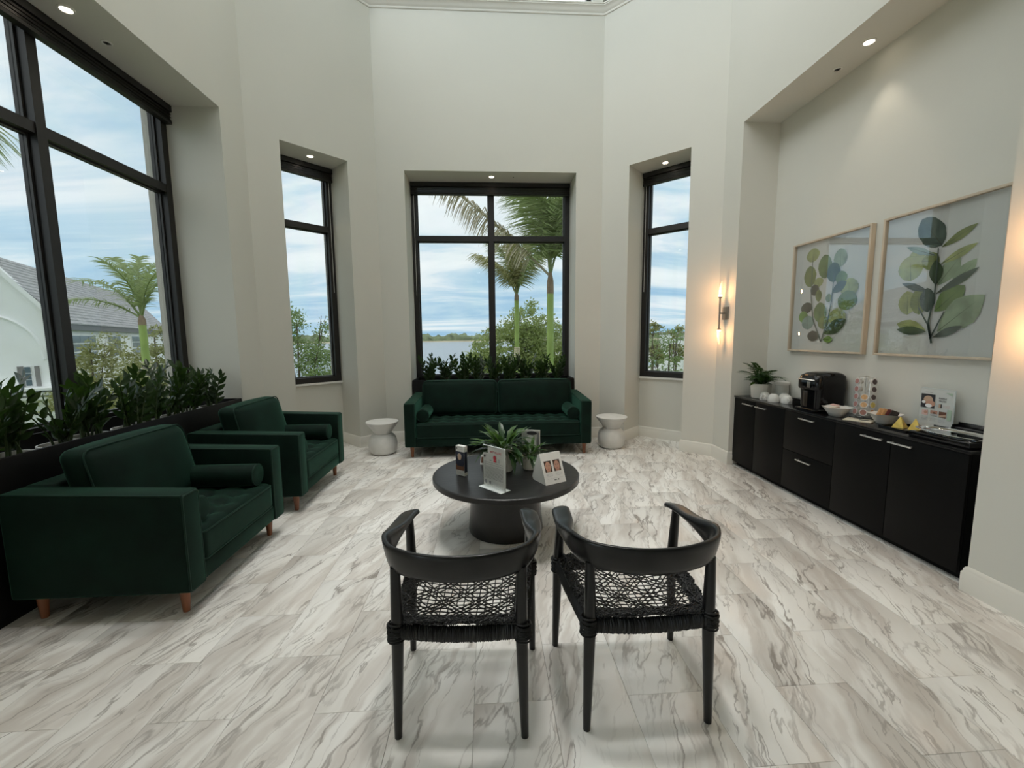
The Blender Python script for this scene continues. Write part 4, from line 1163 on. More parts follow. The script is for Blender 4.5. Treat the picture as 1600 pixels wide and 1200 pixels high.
# ------------------------------------------------------------------ square flared bowls
def bowl(x, y, label, rz):
    t = on_top('serving_bowl', label, 'bowl', x, y, rz, 'white flared bowls')
    rings = []
    for (h_, z, c_) in ((.040,0,.6),(.044,.003,.6),(.062,.030,.7),(.092,.068,.8),(.096,.070,.8),(.090,.069,.8),(.058,.030,.7),(.040,.010,.6)):
        ring_ = []
        for k in range(32):
            th = 2*math.pi*k/32; cx, sy = math.cos(th), math.sin(th)
            x_ = math.copysign(abs(cx)**c_, cx); y_ = math.copysign(abs(sy)**c_, sy)
            up_ = .010*(abs(x_*y_))*(z/.07)
            ring_.append((h_*x_, h_*y_, z+up_))
        rings.append(ring_)
    g = G(); g.loft(rings); ob('shell', g, M['china'], t)
BW1, BW2 = (2.776, 3.178), (2.880, 2.873)
bowl(*BW1, 'white flared bowl filled with small sachets in front of the coffee maker', R(20))
bowl(*BW2, 'white flared bowl holding upright tea bags beside the carousel', R(10))
PK = {k: mat('sachet_'+k, c, .6, var=.15, scale=50) for k, c in dict(pink=(.66,.42,.37), cream=(.74,.66,.55), white=(.78,.77,.75), tan=(.55,.30,.13), kraft=(.62,.38,.18), maroon=(.13,.025,.025), black=(.03,.022,.02)).items()}
for i, k in enumerate(('cream', 'pink', 'white', 'pink', 'cream', 'white', 'pink')):
    a = i*2.4; r_ = .018+.022*(i % 3)/2
    g = G(); g.rbox((0,0,.004), (.028,.019,.004), .003)
    tag(ob('sugar_sachet', g, PK[k], None, True, (BW1[0]+r_*math.cos(a), BW1[1]+r_*math.sin(a), WZ+.048+.0055*i), (R(9*math.sin(i*2)), R(8*math.cos(i*1.7)), a)),
        '%s paper sachet lying in the bowl before the coffee maker' % k, 'sachet', 'sachets in the bowl')
for i in range(9):
    k = ('kraft', 'kraft', 'tan', 'kraft', 'tan', 'black', 'maroon', 'maroon', 'black')[i]
    g = G(); g.rbox((0,0,.040), (.0025,.030,.040), .002, (1,1,1), 1)
    tag(ob('tea_bag', g, PK[k], None, True, (BW2[0]+.004*math.sin(i*3), BW2[1]+.046-.0115*i, WZ+.024), (R(20), R(8*math.sin(i*2.1)), R(80+6*math.sin(i)))),
        {'kraft': 'light kraft tea bag', 'tan': 'tan tea bag', 'black': 'black tea bag', 'maroon': 'maroon tea bag'}[k]+' standing in the flared bowl by the carousel', 'tea bag', 'tea bags in the bowl')
# cream card tray
t = on_top('card_tray', 'flat cream rectangular tray with a dark slot in front of the carousel', 'tray', 2.790, 2.985, R(-57))
g = G(); g.bbox(-.085, .085, -.065, .065, 0, .008, .002); ob('plate', g, mat('cream_lacquer', (.76,.70,.56), .3, var=.03), t)
g = G(); g.box(.0, .055, -.018, .012, .008, .0095); ob('slot', g, M['dldark'], t, False)
# black serving tray with two gold pyramids
t = on_top('serving_tray', 'black rectangular serving tray under the gold pyramid boxes', 'tray', 2.835, 2.675)
g = G(); g.bbox(-.10, .125, -.10, .095, 0, .006, .001)
ob('plate', g, M['worktop'], t)
for (a, b, c, d_) in ((-.10,-.094,-.10,.095),(.119,.125,-.10,.095),(-.094,.119,-.10,-.094),(-.094,.119,.089,.095)):
    g = G(); g.box(a, b, c, d_, .006, .016); ob('rim', g, M['worktop'], t, False)
M['gold'] = mat('gold_foil_card', (.62, .47, .11), .38, .35, var=.2, scale=40)
for x, y, rz, lb in ((2.838, 2.715, 20, 'gold pyramid sachet box nearer the bowl of tea bags'), (2.868, 2.640, 35, 'gold pyramid sachet box nearer the raffle sign')):
    t = on_top('pyramid_box', lb, 'box', x, y, R(rz), 'gold pyramid boxes', WZ+.0065)
    g = G(); h_ = .033; g.add([(-h_,-h_,0),(h_,-h_,0),(h_,h_,0),(-h_,h_,0),(0,0,.078)], [(3,2,1,0),(0,1,4),(1,2,4),(2,3,4),(3,0,4)]); ob('shell', g, M['gold'], t, False)
    g = G(); g.add([(-.011,-.0255,.020),(.011,-.0255,.020),(.008,-.0205,.032),(-.008,-.0205,.032)], [(0,1,2,3)]); ob('mark', g, PK['tan'], t, False)
# raffle sign
t = on_top('acrylic_sign', 'acrylic sign with a raffle prize flyer standing on the worktop', 'sign', 2.945, 2.588, R(-90))
SWd, SHt = .107, .285
g = G(); g.bbox(-SWd, SWd, -.035, .03, 0, .004, .001); ob('foot', g, M['acryledge'], t)
g = G(); g.box(-SWd, SWd, -.004, -.0028, .004, SHt); g.box(-SWd, SWd, .0028, .004, .004, SHt); ob('acrylic_panel', g, M['acrylic'], t, False)
g = G(); g.box(-SWd, SWd, -.004, .004, SHt, SHt+.003); g.box(SWd, SWd+.0025, -.004, .004, .004, SHt+.003); ob('panel_edge', g, M['acryledge'], t, False)
g = G(); g.box(-SWd+.002, SWd-.002, -.002, .002, .008, SHt-.002); ob('paper', g, P['paper'], t, False)
sh = Sheet(); y = -.0046
sh.rect(-.097, -.008, .155, .247, P['dark'], y); sh.disc(-.05, .210, .030, .026, P['tan'], y-.0003); sh.disc(-.035, .185, .03, .022, P['skin'], y-.0004); sh.disc(-.045, .170, .022, .013, P['white'], y-.0005); sh.disc(-.078, .192, .012, .010, P['white'], y-.0005)
sh.poly([(.055,.268),(.095,.268),(.095,.248)], P['sage'], y)
sh.rect(.018, .034, .166, .190, P['tan'], y-.0001); sh.rect(.030, .037, .166, .190, P['dark'], y-.0002); sh.lines(.0, .028, .17, .184, 3, P['lgrey'], y, r3, .002); sh.lines(.046, .086, .17, .182, 3, P['pink'], y, r3, .002)
sh.rect(-.085, -.045, .105, .140, P['pink'], y); sh.disc(-.06, .125, .012, .010, P['skin'], y-.0003)
sh.rect(-.030, .014, .108, .142, P['skin2'], y); sh.rect(-.030, .014, .108, .120, P['lgrey'], y-.0003); sh.disc(-.004, .126, .010, .006, P['brown'], y-.0004)
sh.rect(.024, .068, .104, .142, P['brown'], y); sh.poly([(.024,.104),(.068,.110),(.068,.126),(.024,.116)], P['tan'], y-.0003)
sh.rect(.074, .10, .09, .16, P['sage'], y)
for x0 in (-.085, -.03, .024): sh.lines(x0, x0+.042, .072, .094, 4, P['lgrey'], y, r3, .002)
sh.rect(.0, .092, .034, .050, P['dark'], y); sh.lines(-.07, -.02, .258, .258, 1, P['grey'], y, r3, .002)
sh.done('print', t)
text('RAFFLE', .0150, P['dark'], t, upright(.040, -.0049, .222)); text('PRIZES', .0150, P['dark'], t, upright(.040, -.0049, .205))
# stack at the lobby end: black document box, oval mirror tray, black tray against the wall
t = on_top('document_box', 'low glossy black box under the oval mirror tray', 'box', 2.800, 2.335)
g = G(); g.rbox((0,0,.019), (.118,.175,.019), .008); ob('body', g, M['gloss'], t)
g = G(); g.box(-.1185, -.1175, -.15, .15, .017, .020); ob('seam', g, M['dldark'], t, False)
t = on_top('oval_tray', 'oval silver mirror tray with a rolled rim on the black box', 'tray', 2.812, 2.352, 0, None, WZ+.0385)
M['mirror'] = mat('polished_silver', (.86, .86, .86), .04, 1.0, var=.01)
def oval(a, b, z, n=48): return [(a*math.cos(2*math.pi*k/n), b*math.sin(2*math.pi*k/n), z) for k in range(n)]
g = G(); g.loft([oval(.095,.185,0), oval(.098,.190,.003), oval(.112,.206,.012), oval(.116,.210,.014), oval(.117,.211,.012)], cap=False); ob('rim', g, M['mirror'], t)
g = G(); g.loft([oval(.096,.187,0), oval(.096,.187,.003)]); ob('plate', g, M['mirror'], t)
t = on_top('letter_tray', 'black letter tray with a grey lining against the niche wall', 'tray', 2.962, 2.36)
for (a, b, c, d_, z0, z1) in ((-.027,.027,-.16,.12,0,.006),(-.027,-.022,-.16,.12,.006,.06),(.022,.027,-.16,.12,.006,.09),(-.022,.022,-.16,-.155,.006,.075),(-.022,.022,.115,.12,.006,.075)):
    g = G(); g.box(a, b, c, d_, z0, z1); ob('panel', g, M['worktop'], t, False)
g = G(); g.box(-.021, .021, -.154, .114, .006, .058); ob('papers', g, mat('grey_folders', (.10,.10,.105), .5), t, False)
# ------------------------------------------------------------------ framed botanical prints
M['oakframe'] = mat('pale_oak_frame', (.56, .47, .36), .5, var=.12, scale=16, stretch=(1,.2,.2))
M['artpaper'] = mat('white_art_paper', (.70, .705, .70), .7, var=.01)
M['picglass'] = glass('picture_glass', (.97, .98, .975), .10)
ART = dict(L=(.36,.40,.16), O=(.20,.24,.07), K=(.055,.052,.028), B=(.17,.30,.05), T=(.24,.33,.29), G=(.15,.22,.075), A=(.30,.38,.25), D=(.045,.080,.030), S=(.075,.105,.085))
def artmat(k, c):
    m = mat('watercolour_'+k, c, .75, var=.35, scale=9)
    return m
AM = {k: artmat(k, c) for k, c in ART.items()}
def picture(label, y_left, y_right, leaves, stems):
    Wd = y_left-y_right; H_ = 1.005
    t = thing('framed_print', label, 'picture', (3.0-.001, y_left, 1.25), R(-90), 'botanical prints')
    # local x runs along the wall away from the sofa, -y into the room
    fw, fd = .016, .040
    for nm, a, b, c, d_ in (('frame_side', 0, fw, 0, H_), ('frame_side', Wd-fw, Wd, 0, H_), ('frame_rail', fw, Wd-fw, 0, fw), ('frame_rail', fw, Wd-fw, H_-fw, H_)):
        g = G(); g.bbox(a, b, -fd, 0, c, d_, .0015); ob(nm, g, M['oakframe'], t)
    g = G(); g.box(fw, Wd-fw, -.010, -.002, fw, H_-fw); ob('art_paper', g, M['artpaper'], t, False)
    for i, (u0, v0, u1, v1, w_, k) in enumerate(leaves):
        p0, p1 = Vector((u0, v0)), Vector((u1, v1)); d_ = p1-p0; L_ = d_.length; n_ = Vector((-d_.y, d_.x))/L_
        fat = w_/L_ > .55; pts = []
        rr = random.Random(i)
        N_ = 12
        for sg in (1, -1):
            rng = range(N_+1) if sg > 0 else range(N_-1, 0, -1)
            for j in rng:
                u = j/N_
                hw = w_*.5*(math.sin(math.pi*u)**(.55 if fat else .85))*(1+.05*rr.uniform(-1, 1))
                if not fat: hw *= (1+.18*math.sin(math.pi*(u-.25)))
                q = p0+d_*u+n_*hw*sg; pts.append((q.x, q.y))
        y = -.0104-.0004*i
        g = G(); g.add([(x, y, z) for x, z in pts], [tuple(range(len(pts)))])
        lf = ob('painted_leaf', g, AM[k], t, False)
        # painted midrib
        g = G(); a_ = p0.lerp(p1, .04); b_ = p0.lerp(p1, .93); q = n_*.0022
        g.add([(a_.x-q.x, y-.0002, a_.y-q.y), (a_.x+q.x, y-.0002, a_.y+q.y), (b_.x, y-.0002, b_.y)], [(0,1,2)])
        ob('midrib', g, AM['D' if k in 'GOLAB' else 'K'], lf, False)
    for s_ in stems:
        g = G(); n = len(s_)
        V = []
        for j, (x, z) in enumerate(s_):
            a_ = Vector(s_[min(j+1, n-1)])-Vector(s_[max(j-1, 0)]); a_.normalize(); q = Vector((-a_.y, a_.x))*(.004+.004*j/n)
            V += [(x-q.x, -.0198, z-q.y), (x+q.x, -.0198, z+q.y)]
        g.add(V, [(2*j, 2*j+1, 2*j+3, 2*j+2) for j in range(n-1)])
        ob('painted_stem', g, AM['S'], t, False)
    g = G(); g.box(fw, Wd-fw, -.0265, -.0245, fw, H_-fw); ob('picture_glass', g, M['picglass'], t, False)
LA = [(0.226,0.814,0.214,0.939,0.154,'L'),(0.212,0.591,0.194,0.786,0.146,'O'),(0.314,0.583,0.306,0.667,0.109,'L'),(0.274,0.509,0.265,0.611,0.103,'K'),(0.326,0.45,0.316,0.56,0.073,'O'),(0.193,0.353,0.183,0.456,0.14,'K'),(0.157,0.269,0.147,0.378,0.116,'B'),(0.22,0.205,0.208,0.333,0.154,'T'),(0.385,0.647,0.365,0.858,0.156,'G'),(0.54,0.724,0.526,0.877,0.138,'A'),(0.481,0.604,0.465,0.775,0.144,'D'),(0.566,0.573,0.555,0.689,0.115,'G'),(0.655,0.456,0.639,0.62,0.176,'L'),(0.642,0.357,0.627,0.522,0.196,'G'),(0.471,0.52,0.62,0.596,0.075,'S'),(0.363,0.262,0.346,0.446,0.143,'G'),(0.407,0.204,0.396,0.322,0.125,'O'),(0.551,0.232,0.537,0.38,0.18,'L'),(0.417,0.164,0.644,0.283,0.102,'D'),(0.223,0.145,0.364,0.145,0.096,'K'),(0.409,0.115,0.52,0.116,0.053,'B'),(0.448,0.438,0.441,0.511,0.07,'O')]
LB = [(0.218,0.527,0.201,0.708,0.178,'L'),(0.191,0.7,0.303,0.68,0.096,'L'),(0.284,0.654,0.403,0.634,0.116,'O'),(0.481,0.449,0.62,0.614,0.083,'A'),(0.403,0.476,0.529,0.648,0.096,'A'),(0.409,0.734,0.259,0.937,0.161,'S'),(0.406,0.721,0.607,0.825,0.048,'O'),(0.412,0.614,0.617,0.708,0.048,'L'),(0.379,0.675,0.169,0.769,0.039,'T'),(0.22,0.295,0.204,0.461,0.13,'L'),(0.302,0.291,0.284,0.472,0.12,'O'),(0.401,0.306,0.572,0.461,0.123,'G'),(0.433,0.173,0.685,0.391,0.166,'A'),(0.399,0.42,0.642,0.561,0.044,'S'),(0.355,0.443,0.161,0.519,0.04,'S'),(0.359,0.304,0.343,0.469,0.1,'S'),(0.398,0.477,0.381,0.647,0.076,'D'),(0.361,0.183,0.151,0.233,0.082,'L'),(0.367,0.173,0.155,0.191,0.053,'D'),(0.409,0.134,0.585,0.207,0.046,'S')]
SA = [[(0.232,0.825),(0.241,0.502),(0.28,0.297),(0.392,0.095)],[(0.487,0.669),(0.478,0.443),(0.455,0.291),(0.392,0.095)]]
SB = [[(0.393,0.719),(0.398,0.43),(0.375,0.241),(0.408,0.096)],[(0.297,0.342),(0.372,0.222),(0.394,0.144)],[(0.469,0.303),(0.418,0.182),(0.395,0.125)]]
picture('pale-framed print of two rounded green leaf sprigs above the coffee maker', 4.035, 3.197, LA, SA)
picture('pale-framed print of one upright dark-stemmed leafy branch above the raffle sign', 3.10, 2.308, LB, SB)
# ------------------------------------------------------------------ outdoors (the room is one storey up)
GZ = -4.6
M['grass'] = mat('mown_grass', (.16, .20, .07), .95, var=.35, scale=.6)
M['water'] = mat('grey_blue_lake_water', (.30, .36, .42), .35, var=.12, scale=.05, bump=.5, bscale=.6, stretch=(1,6,1))
M['farleaf'] = mat('distant_tree_foliage', (.20, .24, .14), .95, var=.5, scale=.12, bump=.8, bscale=.3)
M['sand'] = mat('pale_shore_sand', (.52, .46, .33), .95, var=.2, scale=.05)
M['paving'] = mat('pale_paving', (.55, .53, .50), .9, var=.1, scale=.5)
g = G(); g.box(-700, 700, 7.2, 1400, GZ-.3, GZ-.05); g.box(-700, 700, -60, 7.2, GZ-.3, GZ-.05)
struct('ground_outside', g, M['grass'])
g = G(); g.prism([(-600, 60), (-40, 44), (4, 42), (9, 80), (22, 200), (60, 400), (110, 520), (-600, 520)], GZ-.05, GZ+.02)
struct('lake', g, M['water'])
def shoreline():
    g = G(); rr = random.Random(9); n = 420
    V = []; F = []
    for i in range(n+1):
        x = -560+820*i/n; y = 508+26*math.sin(x/95)+ (x+100)*.05
        h = 8.2+1.0*math.sin(i*.31)+.7*math.sin(i*.83+1)+rr.uniform(-1.0, 1.3)
        V += [(x, y, GZ), (x, y+rr.uniform(-2,2), GZ+h*.55), (x+rr.uniform(-1,1), y+6, GZ+h), (x, y+30, GZ+h*.7), (x, y+40, GZ)]
    for i in range(n):
        for k in range(4): a = i*5+k; F.append((a, a+5, a+6, a+1))
    g.add(V, F); o = ob('far_shore_trees', g, M['farleaf'], None, True, angle=80)
    tag(o, 'low dark band of trees on the far side of the lake', 'trees', kind='stuff')
    g = G(); V = []; F = []
    for i in range(61):
        x = -560+820*i/60; y = 490+26*math.sin(x/95)+(x+100)*.05
        V += [(x, y, GZ+.0), (x, y+14, GZ+1.3), (x, y+20, GZ)]
    for i in range(60):
        for k in range(2): a = i*3+k; F.append((a, a+3, a+4, a+1))
    g.add(V, F); struct('far_shore_bank', g, M['sand'], True)
shoreline()

# trees built from many small leaves
M['tleaf'] = leafmat('light_green_tree_leaf', (.36, .42, .17), (.50, .60, .22), .3, .7)
M['tleaf2'] = leafmat('olive_tree_leaf', (.33, .34, .15), (.46, .48, .20), .3, .7)
M['tleaf3'] = leafmat('mid_green_tree_leaf', (.25, .33, .14), (.38, .50, .20), .3, .7)
M['bark'] = mat('grey_brown_bark', (.16, .13, .10), .9, var=.3, scale=5, bump=.5, bscale=20)
def tree(name, label, loc, blobs, nleaf, ls, m, seed, trunk_r=.09, group=None, airy=.5):
    """blobs: (x, y, z, rx, ry, rz) above the ground point; leaves cluster at twig ends in each blob"""
    rr = random.Random(seed); t = thing(name, label, 'tree', loc, 0, group)
    g = G(); top = max(b[2] for b in blobs)
    g.tube([(0,0,0),(.05,.02,top*.35),(-.04,.03,top*.7),(0,0,top)], [trunk_r, trunk_r*.8, trunk_r*.55, .02], 8)
    for b in blobs:
        z0 = b[2]*.5; g.tube([(0,0,z0),(b[0]*.55,b[1]*.55,z0+(b[2]-z0)*.55),(b[0],b[1],b[2])], [trunk_r*.5, trunk_r*.3, .012], 6)
        for k in range(6):
            e = (b[0]+b[3]*rr.uniform(-.8,.8), b[1]+b[4]*rr.uniform(-.8,.8), b[2]+b[5]*rr.uniform(-.6,.9))
            g.tube([(b[0]*.8,b[1]*.8,b[2]*.9),e], [.014,.005], 4)
    ob('trunk', g, M['bark'], t)
    V = []; F = []
    vt = sum(b[3]*b[4]*b[5] for b in blobs)
    for b in blobs:
        nb = int(nleaf*b[3]*b[4]*b[5]/vt); nc = max(8, int(nb/26))
        cl = []
        for _ in range(nc):
            while True:
                p = Vector((rr.uniform(-1,1), rr.uniform(-1,1), rr.uniform(-1,1)))
                if p.length < 1 and p.length > rr.random()*airy: break
            cl.append((p, rr.uniform(.10, .26)))
        for _ in range(nb):
            c, cr = rr.choice(cl); q = Vector((rr.gauss(0,1), rr.gauss(0,1), rr.gauss(0,.7)))*cr*.55
            x, y, z = b[0]+c.x*b[3]+q.x, b[1]+c.y*b[4]+q.y, b[2]+c.z*b[5]+q.z
            d_ = Vector((rr.uniform(-1,1), rr.uniform(-1,1), rr.uniform(-.9,.5))).normalized(); n_ = d_.cross(Vector((rr.uniform(-1,1), rr.uniform(-1,1), rr.uniform(-1,1))))
            if n_.length < .05: continue
            n_.normalize(); l = ls*rr.uniform(.7, 1.3); w_ = l*.3; p = Vector((x,y,z)); o = len(V)
            V += [tuple(p), tuple(p+d_*l*.5+n_*w_), tuple(p+d_*l), tuple(p+d_*l*.5-n_*w_)]; F.append((o,o+1,o+2,o+3))
    g = G(); g.add(V, F); f_ = ob('foliage', g, m, t, False); f_['kind'] = 'stuff'
tree('shade_tree', 'broad light green tree behind the two palms', (1.3, 16.2, GZ), [(-.5,0,5.3,1.5,1.3,1.2),(.9,.2,5.6,1.3,1.3,1.1),(.2,-.3,6.4,1.0,1.0,.9),(-1.4,.1,4.7,.9,1.0,.9),(1.9,.3,4.9,1.0,1.0,1.0)], 24000, .10, M['tleaf'], 1, .12, 'trees outside')
tree('shade_tree', 'airy light green tree outside the narrow window nearest the armchairs', (-6.1, 14.2, GZ), [(-.35,0,6.5,.55,.6,.65),(.75,-.4,5.2,.55,.55,.75),(0,.2,5.5,.75,.7,.55),(.9,-.3,6.3,.28,.3,.55),(.5,.2,4.4,.9,.7,.5)], 6500, .085, M['tleaf3'], 2, .07, 'trees outside', .8)
tree('shade_tree', 'light green tree outside the narrow window nearest the cabinets', (6.6, 15.0, GZ), [(-.2,0,4.6,.8,.8,.8),(.3,.2,5.6,.5,.6,.6),(-.6,.1,5.7,.5,.5,.6),(.4,-.2,3.8,.8,.7,.5)], 2800, .085, M['tleaf3'], 3, .07, 'trees outside', .7)
tree('shade_tree', 'olive-tinted soft tree in front of the white house beside the palm', (-12.0, 16.2, GZ), [(0,0,5.0,1.1,1.0,.9),(.3,.2,6.1,.6,.6,.6),(-.2,0,3.9,1.4,1.1,.6)], 8000, .10, M['tleaf2'], 4, .08, 'trees outside', .8)
tree('shade_tree', 'olive-tinted soft tree low against the white house', (-16.1, 18.3, GZ), [(0,0,4.7,1.2,1.0,.8),(.5,.1,5.8,.7,.6,.6),(-.3,0,3.6,1.5,1.1,.7)], 7000, .11, M['tleaf2'], 5, .08, 'trees outside', .8)
tree('shade_tree', 'dense yellow-green tree behind the palm that stands before the white house', (-13.2, 20.5, GZ), [(0,0,5.0,1.6,1.3,1.1),(1.2,.2,5.6,1.0,1.0,.8),(-.8,0,3.6,1.3,1.1,.9),(1.0,0,3.8,1.4,1.2,1.0)], 8000, .12, M['tleaf'], 6, .1, 'trees outside', .6)
for i, (x, y) in enumerate(((11.8, 33.5), (13.9, 35.0), (16.6, 36.5), (9.2, 33.0))):
    tree('shade_tree', ['round cabbage palm beyond the parking area', 'second round cabbage palm beyond the parking area', 'tall shaggy cabbage palm beyond the parking area', 'bushy green tree beyond the parking area'][i], (x, y, GZ),
         [(0,0,6.2+.3*(i%2)-(1.3 if i == 3 else 0),.75,.75,.7),(.3,.2,4.5,1.0,.9,.8)], 1500, .2, M['tleaf2'] if i != 3 else M['tleaf3'], 20+i, .13, 'trees outside')

# palms
M['palmleaf'] = leafmat('palm_leaflet', (.33, .40, .18), (.46, .56, .24), .35, .5)
M['palmdry'] = leafmat('dry_palm_leaflet', (.55, .49, .37), (.56, .50, .36), .3, .7)
M['palmmix'] = leafmat('yellowing_palm_leaflet', (.48, .46, .24), (.54, .52, .26), .3, .6)
M['palmshaft'] = mat('green_crownshaft', (.34, .46, .12), .5, var=.15, scale=3)
M['palmtrunk'] = mat('brown_palm_boot', (.28, .20, .14), .9, var=.3, scale=9)
M['strap'] = mat('pale_strap', (.72, .62, .48), .8)
def palm_frond(L_, droop, n, ll, hang, seed, m, curl=1.0):
    """frond along +y: arching spine and two rows of hanging leaflets"""
    rr = random.Random(seed); g = G()
    sp = [Vector((0, L_*(u-.18*droop*u*u), L_*(.55*curl*u-droop*u*u))) for u in [i/14 for i in range(15)]]
    g.tube(sp, [.035-.030*i/14 for i in range(15)], 5)
    V = []; F = []
    for k in range(n):
        u = .14+.86*k/(n-1); f_ = u*14; i0 = min(13, int(f_)); p = sp[i0].lerp(sp[i0+1], f_-i0); td = (sp[i0+1]-sp[i0]).normalized()
        for sg in (-1, 1):
            l = ll*(1-.45*abs(u-.45)*1.6)*rr.uniform(.8, 1.15); w_ = .019
            d0 = (Vector((sg, 0, 0))*rr.uniform(.55, 1.0)+td*rr.uniform(.35, .8)+Vector((0,0,rr.uniform(-.2,.5)))).normalized()
            pts = [p]; q = p.copy(); d_ = d0.copy()
            for s_ in range(3):
                q = q+d_*l/3; pts.append(q.copy()); d_ = (d_+Vector((0,0,-hang*rr.uniform(.7, 1.3)))).normalized()
            nn = d0.cross(Vector((0,0,1))); nn = nn.normalized() if nn.length > .1 else Vector((0,1,0))
            for j in range(4):
                ww = w_*(1, .95, .65, .08)[j]
                V += [tuple(pts[j]-nn*ww), tuple(pts[j]+nn*ww)]
            o = len(V)-8
            F += [(o+2*j, o+2*j+1, o+2*j+3, o+2*j+2) for j in range(3)]
    g.add(V, F)
    return mesh_of('frond', g, m, False)
PF = [palm_frond(2.6, .55, 46, .62, .55, i, M['palmleaf']) for i in range(2)]
PH = [palm_frond(3.2, .55, 90, 1.5, 2.0, 7+i, M['palmleaf']) for i in range(2)]
PM = [palm_frond(2.4, .5, 70, .85, 1.2, 30+i, M['palmleaf' if i else 'palmmix']) for i in range(2)]
PD = palm_frond(3.9, .10, 90, 1.1, 1.7, 12, M['palmdry'], 1.0)
def palm(label, loc, zc, r_, fronds, shaft):
    t = thing('palm_tree', label, 'palm tree', loc, 0, 'palms outside')
    g = G(); g.tube([(0,0,0),(0,0,zc*.5),(0,0,zc-shaft)], [r_*1.25, r_*1.05, r_], 14); ob('trunk', g, M['palmshaft'], t)
    g = G(); g.tube([(0,0,zc-shaft),(0,0,zc-shaft*.4),(0,0,zc)], [r_*1.05, r_*.95, r_*.45], 14); ob('crownshaft', g, M['palmtrunk'], t)
    for me, az, el, sc_ in fronds:
        o = link('frond', me, t); o.matrix_local = Matrix.Translation((0,0,zc-.1)) @ Matrix.Rotation(R(az)-math.pi/2, 4, 'Z') @ Matrix.Rotation(R(el), 4, 'X') @ Matrix.Scale(sc_, 4)
    return t
# azimuth 0 = towards the cabinets (+x), 180 = towards the armchairs
t = palm('slender palm with a full upright crown outside the back window', (1.0, 14.1, GZ), 2.82-GZ, .075,
     [(PM[0],170,42,.85),(PM[1],150,60,.9),(PM[0],10,48,.9),(PM[1],40,62,.9),(PM[0],260,55,.8),(PM[1],95,55,.85),(PM[0],215,35,.75),(PM[1],320,45,.8),(PM[0],190,72,.9),(PM[0],350,70,.9)], .25)
g = G()
for k in range(5): g.lathe([(.092,0),(.098,.01),(.098,.045),(.092,.05)], 14, (0, 0, .72-GZ+.07*k))
ob('strap_band', g, M['strap'], t)
palm('thick-stemmed palm with long hanging fronds outside the back window', (1.67, 11.15, GZ), 3.05-GZ, .088,
     [(PD,172,16,1.0),(PH[0],120,60,.95),(PH[1],60,62,.95),(PH[0],10,50,.9),(PH[1],200,66,.9),(PH[0],290,58,.85),(PH[1],330,68,.9),(PH[0],240,60,.85),(PH[1],20,72,.9)], .55)
t = palm('young palm with spreading fronds in front of the white house', (-10.5, 13.75, GZ), 2.15-GZ, .10,
     [(PF[0],170,30,1.0),(PF[1],150,55,1.0),(PF[0],120,68,.9),(PF[1],75,62,1.0),(PF[0],30,50,.95),(PF[1],200,12,.85),(PF[0],330,45,.8),(PF[1],260,58,.8)], .3)
g = G()
for k in range(7): g.lathe([(.122,0),(.128,.01),(.128,.045),(.122,.05)], 14, (0, 0, .15-GZ+.09*k))
ob('strap_band', g, M['strap'], t)
palm('palm whose frond tips show at the near edge of the wide window', (-10.2, 6.6, GZ), 3.9-GZ, .10,
     [(PH[0],60,30,.95),(PH[1],85,42,.9),(PH[0],20,40,.9),(PH[1],150,40,.9),(PH[0],250,40,.9)], .3)

# ------------------------------------------------------------------ white house
M['hwhite'] = mat('white_render', (.93, .93, .92), .8, var=.03, scale=1)
M['hroof'] = mat('grey_roof_tile', (.40, .39, .39), .7, var=.18, scale=2.5)
M['hfascia'] = mat('dark_grey_fascia', (.16, .155, .15), .6)
M['hglass'] = mat('dark_house_glass', (.10, .14, .16), .15, var=.2, scale=2)
M['shutter'] = mat('grey_shutter', (.24, .23, .22), .7, var=.1)
HA = Vector((-18.7, 19.9)); HB = Vector((-25.9, 34.5))
hd = (HB-HA).normalized(); hn = Vector((hd.y, -hd.x))
if hn.dot(Vector((1,0))) < 0: hn = -hn          # towards the room
rzH = math.atan2(hd.y, hd.x)
house = thing('white_house', 'white house with a grey tiled roof seen through the wide window', 'house', (HA.x, HA.y, GZ), rzH)
# local frame: +x along the eave away from the viewer, local y: -y is towards the room when hn = -local y
ly = Vector((-hd.y, hd.x)); sgn = 1 if hn.dot(ly) > 0 else -1
EZ, RZ_ = 2.15-GZ, 5.05-GZ; run = 2.05
def hy(v): return sgn*v            # v > 0 towards the viewer
g = G(); g.box(0, 22, hy(-.0), hy(-2*run), 0, EZ); ob('wall', g, M['hwhite'], house, False)
g = G(); g.box(-.1, 22.2, hy(.25), hy(.12), EZ-.28, EZ+.02); g.box(-.1, 22.2, hy(.12), hy(0), EZ-.28, EZ-.2); ob('eave', g, M['hfascia'], house, False)
# roof slope in stepped courses
nC = 18; rise = RZ_-EZ-.2; run = 2.05
roof = G(); roof.add([(-.2,hy(.28),EZ+.02),(22.3,hy(.28),EZ+.02),(22.3,hy(-run),RZ_),(-.2,hy(-run),RZ_),(22.3,hy(-2*run),EZ+.2),(-.2,hy(-2*run),EZ+.2)], [(0,1,2,3),(3,2,4,5)])
ro = ob('roof', roof, M['hroof'], house, False)
for i in range(nC):
    y0, y1 = (run+.28)*i/nC, (run+.28)*(i+1)/nC; z0, z1 = EZ+.02+(rise+.18)*i/nC, EZ+.02+(rise+.18)*(i+1)/nC
    g = G(); g.add([(-.2,hy(-y0+.29),z0+.03),(22.3,hy(-y0+.29),z0+.03),(22.3,hy(-y1+.26),z1+.012),(-.2,hy(-y1+.26),z1+.012),(-.2,hy(-y0+.29),z0-.03),(22.3,hy(-y0+.29),z0-.03)], [(0,1,2,3),(4,5,1,0)])
    ob('roof_course', g, M['hroof'], ro, False)
